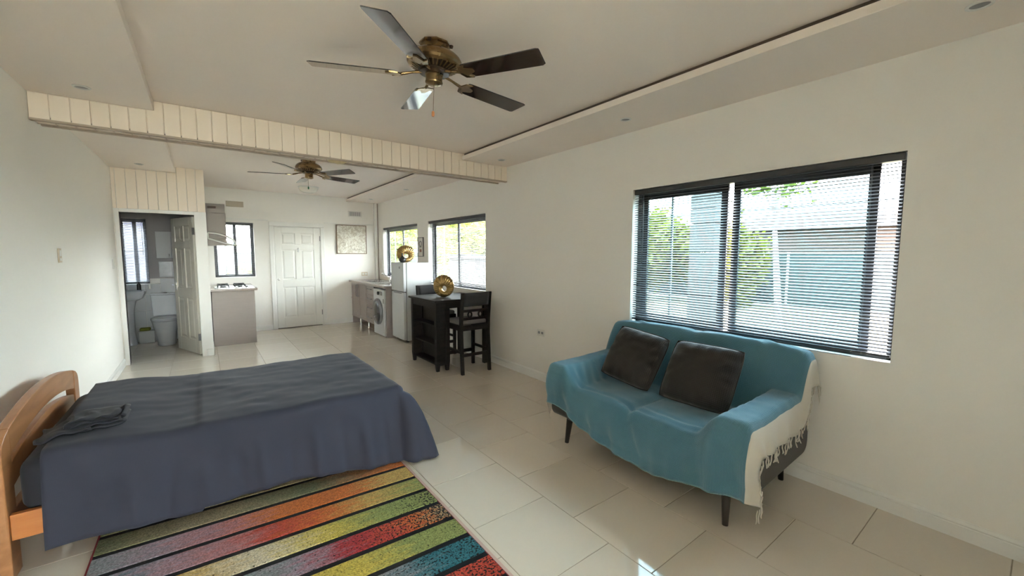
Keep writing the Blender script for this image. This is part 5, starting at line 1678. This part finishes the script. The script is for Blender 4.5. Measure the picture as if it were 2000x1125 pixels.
sm = obj('scrub_mat', rounded_slab(-0.885, -0.75, 8.87, 8.99, 0.2005, 0.245, 0.015), mat('mat_lime', (0.22, 0.25, 0.03), 0.8, bump=0.4, bscale=120), None, smooth=1.0, weld=True)
tag(sm, 'lime green sponge lying on the white bathroom box', 'sponge')
tr_ = thing('roll_holder', 'white toilet roll hanging on the bathroom wall over the washbasin', 'toilet roll', (-0.70, YB, 0.93))
obj('bracket', MB().box(-0.735, -0.725, YB - 0.07, YB - 0.0125, 0.88, 0.90), M_CHROME, tr_)
obj('roll', MB().lathe([(0.012, -0.02), (0.018, -0.02), (0.018, 0.05), (0.012, 0.05)], (-0.73, YB - 0.055, 0.90), 16), M_PLAST, tr_, smooth=0.6)

# ------------------------------------------------------------------ outdoors
GZ0 = -0.10
struct('ground', MB().box(-40, 60, -40, 70, GZ0 - 0.3, GZ0), M_GRASS)
struct('path', MB().box(XR + TH, XR + TH + 1.1, -4, 11, GZ0, GZ0 + 0.02), M_PAVE)
# teal screened fence along the plot
def fence(label, p0, p1, h, n):
    p0, p1 = Vector(p0), Vector(p1)
    d = (p1 - p0); ln = d.length; d.normalize()
    t = thing('screen_fence', label, 'fence', (p0.x, p0.y, GZ0), math.atan2(d.y, d.x))
    st = ln / n
    for i in range(n):
        obj('screen_panel', MB().box(i * st + 0.03, (i + 1) * st - 0.03, -0.01, 0.01, 0.03, h), M_FENCE, t, local=True)
    for i in range(n + 1):
        obj('post', MB().box(i * st - 0.03, i * st + 0.03, -0.035, 0.035, 0, h + 0.04), M_POST, t, local=True)
    obj('top_rail', MB().box(0, ln, -0.02, 0.02, h + 0.001, h + 0.03), M_POST, t, local=True)
    return t
fence('teal screened garden fence beyond the lawn seen through the blinds', (14, -12, 0), (14, 24, 0), 1.60, 15)
fence('teal screened garden fence behind the house beyond the kitchen window', (13.9, 24, 0), (-14, 24, 0), 1.60, 11)

nb = thing('neighbour_house', 'low brownish block house with pitched roof behind the teal fence', 'house', (21, 3, GZ0))
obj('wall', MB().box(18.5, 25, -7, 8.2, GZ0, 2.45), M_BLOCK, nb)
obj('roof', MB().prism([(18.0, 2.45), (25.5, 2.45), (25.5, 2.52), (21.75, 3.3), (18.0, 2.60)], 'y', -7.4, 8.6), M_ROOF, nb)
obj('fascia', MB().box(17.96, 18.0, -7.4, 8.6, 2.42, 2.62), M_PLAST, nb)

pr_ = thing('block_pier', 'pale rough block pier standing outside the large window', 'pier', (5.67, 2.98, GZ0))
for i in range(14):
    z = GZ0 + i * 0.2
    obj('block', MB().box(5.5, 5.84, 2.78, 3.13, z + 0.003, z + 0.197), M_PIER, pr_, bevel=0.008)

def tree(label, base, h, crown, cc, m, n, lsz, trunk_r=0.07, name='tree', seed=1, lean=(0, 0)):
    rr = random.Random(seed)
    t = thing(name, label, 'tree' if name == 'tree' else 'shrub', base)
    if trunk_r:
        pts = [(lean[0] * k, lean[1] * k, h * k) for k in (0, 0.25, 0.5, 0.75, 1.0)]
        obj('trunk', MB().tube(pts, [trunk_r, trunk_r * .85, trunk_r * .7, trunk_r * .5, trunk_r * .3], 10), M_BARK, t, smooth=1.0, local=True)
        mbb = MB()
        for k in range(5):
            a = rr.uniform(0, 2 * PI)
            q = Vector((lean[0] * .8, lean[1] * .8, h * rr.uniform(.65, .95)))
            e = Vector((cc[0] + crown[0] * .7 * math.cos(a), cc[1] + crown[1] * .7 * math.sin(a), cc[2] + crown[2] * rr.uniform(-.3, .5)))
            mbb.tube([q, q.lerp(e, .5) + Vector((0, 0, .1)), e], [trunk_r * .35, trunk_r * .25, trunk_r * .12], 6)
        obj('branches', mbb, M_BARK, t, smooth=1.0, local=True)
    vs, fs = [], []
    clumps = [Vector((rr.gauss(0, 1), rr.gauss(0, 1), rr.gauss(0, 1))).normalized() * rr.uniform(0.35, 0.95) for _ in range(16)]
    for k in range(n):
        c = rr.choice(clumps)
        p = Vector((c.x + rr.gauss(0, .22), c.y + rr.gauss(0, .22), c.z + rr.gauss(0, .22)))
        p = Vector((cc[0] + p.x * crown[0], cc[1] + p.y * crown[1], cc[2] + p.z * crown[2]))
        if p.z < 0.03: p.z = 0.03 + rr.random() * .1
        d = Vector((rr.gauss(0, 1), rr.gauss(0, 1), rr.gauss(0, .6))).normalized()
        u = d.cross(Vector((rr.gauss(0, 1), rr.gauss(0, 1), rr.gauss(0, 1)))).normalized()
        s_ = lsz * rr.uniform(.6, 1.3)
        o = len(vs)
        vs += [p - d * s_, p + u * s_ * .45 + d.cross(u) * s_ * .12, p + d * s_, p - u * s_ * .45 + d.cross(u) * s_ * .12]
        fs += [(o, o + 1, o + 2), (o, o + 2, o + 3)]
    fo = obj('foliage', MB().add(vs, fs), m, t, local=True)
    fo['kind'] = 'stuff'
    return t
tree('slender pale-trunked tree on the lawn outside the large window', (7.6, 2.66, GZ0), 2.75, (1.0, 0.75, 0.42), (0.1, 0.15, 2.95), M_LEAFG, 900, 0.07, 0.062, seed=3, lean=(-0.05, 0.22))
tree('rounded yellow-green shrub before the fence outside the large window', (12.4, 8.0, GZ0), 0, (1.0, 1.15, 1.1), (0, 0, 1.6), M_LEAFS, 9000, 0.12, 0, 'garden_shrub', seed=5)
tree('yellow-green shrub behind the pale block pier', (12.6, 5.65, GZ0), 0, (0.8, 0.55, 1.2), (0, 0, 1.3), M_LEAFS, 6000, 0.12, 0, 'garden_shrub', seed=8)
k = 0
for (x, y, h, c_, cc_, m_, lab) in (
        (7.6, 12.6, 1.7, (1.15, 1.25, 0.95), (0, 0, 1.85), M_LEAFY, 'bright yellow-green tree seen through the window behind the bar table'),
        (11.2, 17.0, 2.0, (1.2, 1.4, 1.0), (0, 0, 2.1), M_LEAFG, 'tall green tree farther off behind the window over the bar table'),
        (6.0, 16.5, 2.0, (1.05, 1.05, 1.0), (0, 0, 2.0), M_LEAFY, 'broad yellow-green tree seen through the corner kitchen window'),
        (8.1, 20.9, 2.2, (1.05, 1.1, 1.2), (0, 0, 2.1), M_LEAFG, 'dense green tree at the far end outside the corner window'),
        (11.2, 21.4, 2.2, (1.0, 1.1, 1.1), (0, 0, 2.2), M_LEAFY, 'large yellow-green tree before the far fence corner')):
    tree(lab, (x, y, GZ0), h, c_, cc_, m_, 14000, 0.11, 0.09, seed=20 + k)
    k += 1
k = 0
for x, y, lab in ((5.9, 10.3, 'low green hedge bush outside the window behind the bar table'), (4.5, 12.8, 'low green hedge bush outside the corner kitchen window')):
    tree(lab, (x, y, GZ0), 0, (0.7, 0.85, 0.55), (0, 0, 0.65), M_LEAFG, 3000, 0.09, 0, 'garden_shrub', seed=40 + k)
    k += 1
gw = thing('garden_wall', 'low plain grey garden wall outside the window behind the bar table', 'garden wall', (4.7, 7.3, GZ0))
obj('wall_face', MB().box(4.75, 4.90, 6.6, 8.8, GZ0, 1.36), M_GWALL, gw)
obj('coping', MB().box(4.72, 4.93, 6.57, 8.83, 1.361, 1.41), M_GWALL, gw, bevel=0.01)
# planting and boundary behind the house
tree('green shrub outside the small kitchen window', (0.9, 12.5, GZ0), 0, (1.3, 0.6, 0.5), (0, 0, 0.60), M_LEAFG, 3600, 0.09, 0, 'garden_shrub', seed=60)
tree('small green tree outside the small kitchen window', (2.3, 15.0, GZ0), 1.2, (0.8, 0.8, 0.6), (0, 0, 1.5), M_LEAFG, 3000, 0.12, 0.07, seed=61)
bb = thing('outbuilding', 'plain mauve grey outbuilding wall behind the bathroom window', 'outbuilding', (-2.3, 12.4, GZ0))
obj('wall', MB().box(-5, -0.9, 11.6, 14, GZ0, 2.6), mat('outbuilding_wall', (0.07, 0.065, 0.095), 0.9, var=0.05), bb)
obj('roof', MB().box(-5.2, -0.7, 11.4, 14.2, 2.6, 2.7), M_ROOF, bb)
tree('leafy green tree rising above the outbuilding', (-1.6, 15.6, GZ0), 2.4, (1.6, 1.2, 1.1), (0, 0, 3.6), M_LEAFG, 3500, 0.13, 0.09, seed=62)
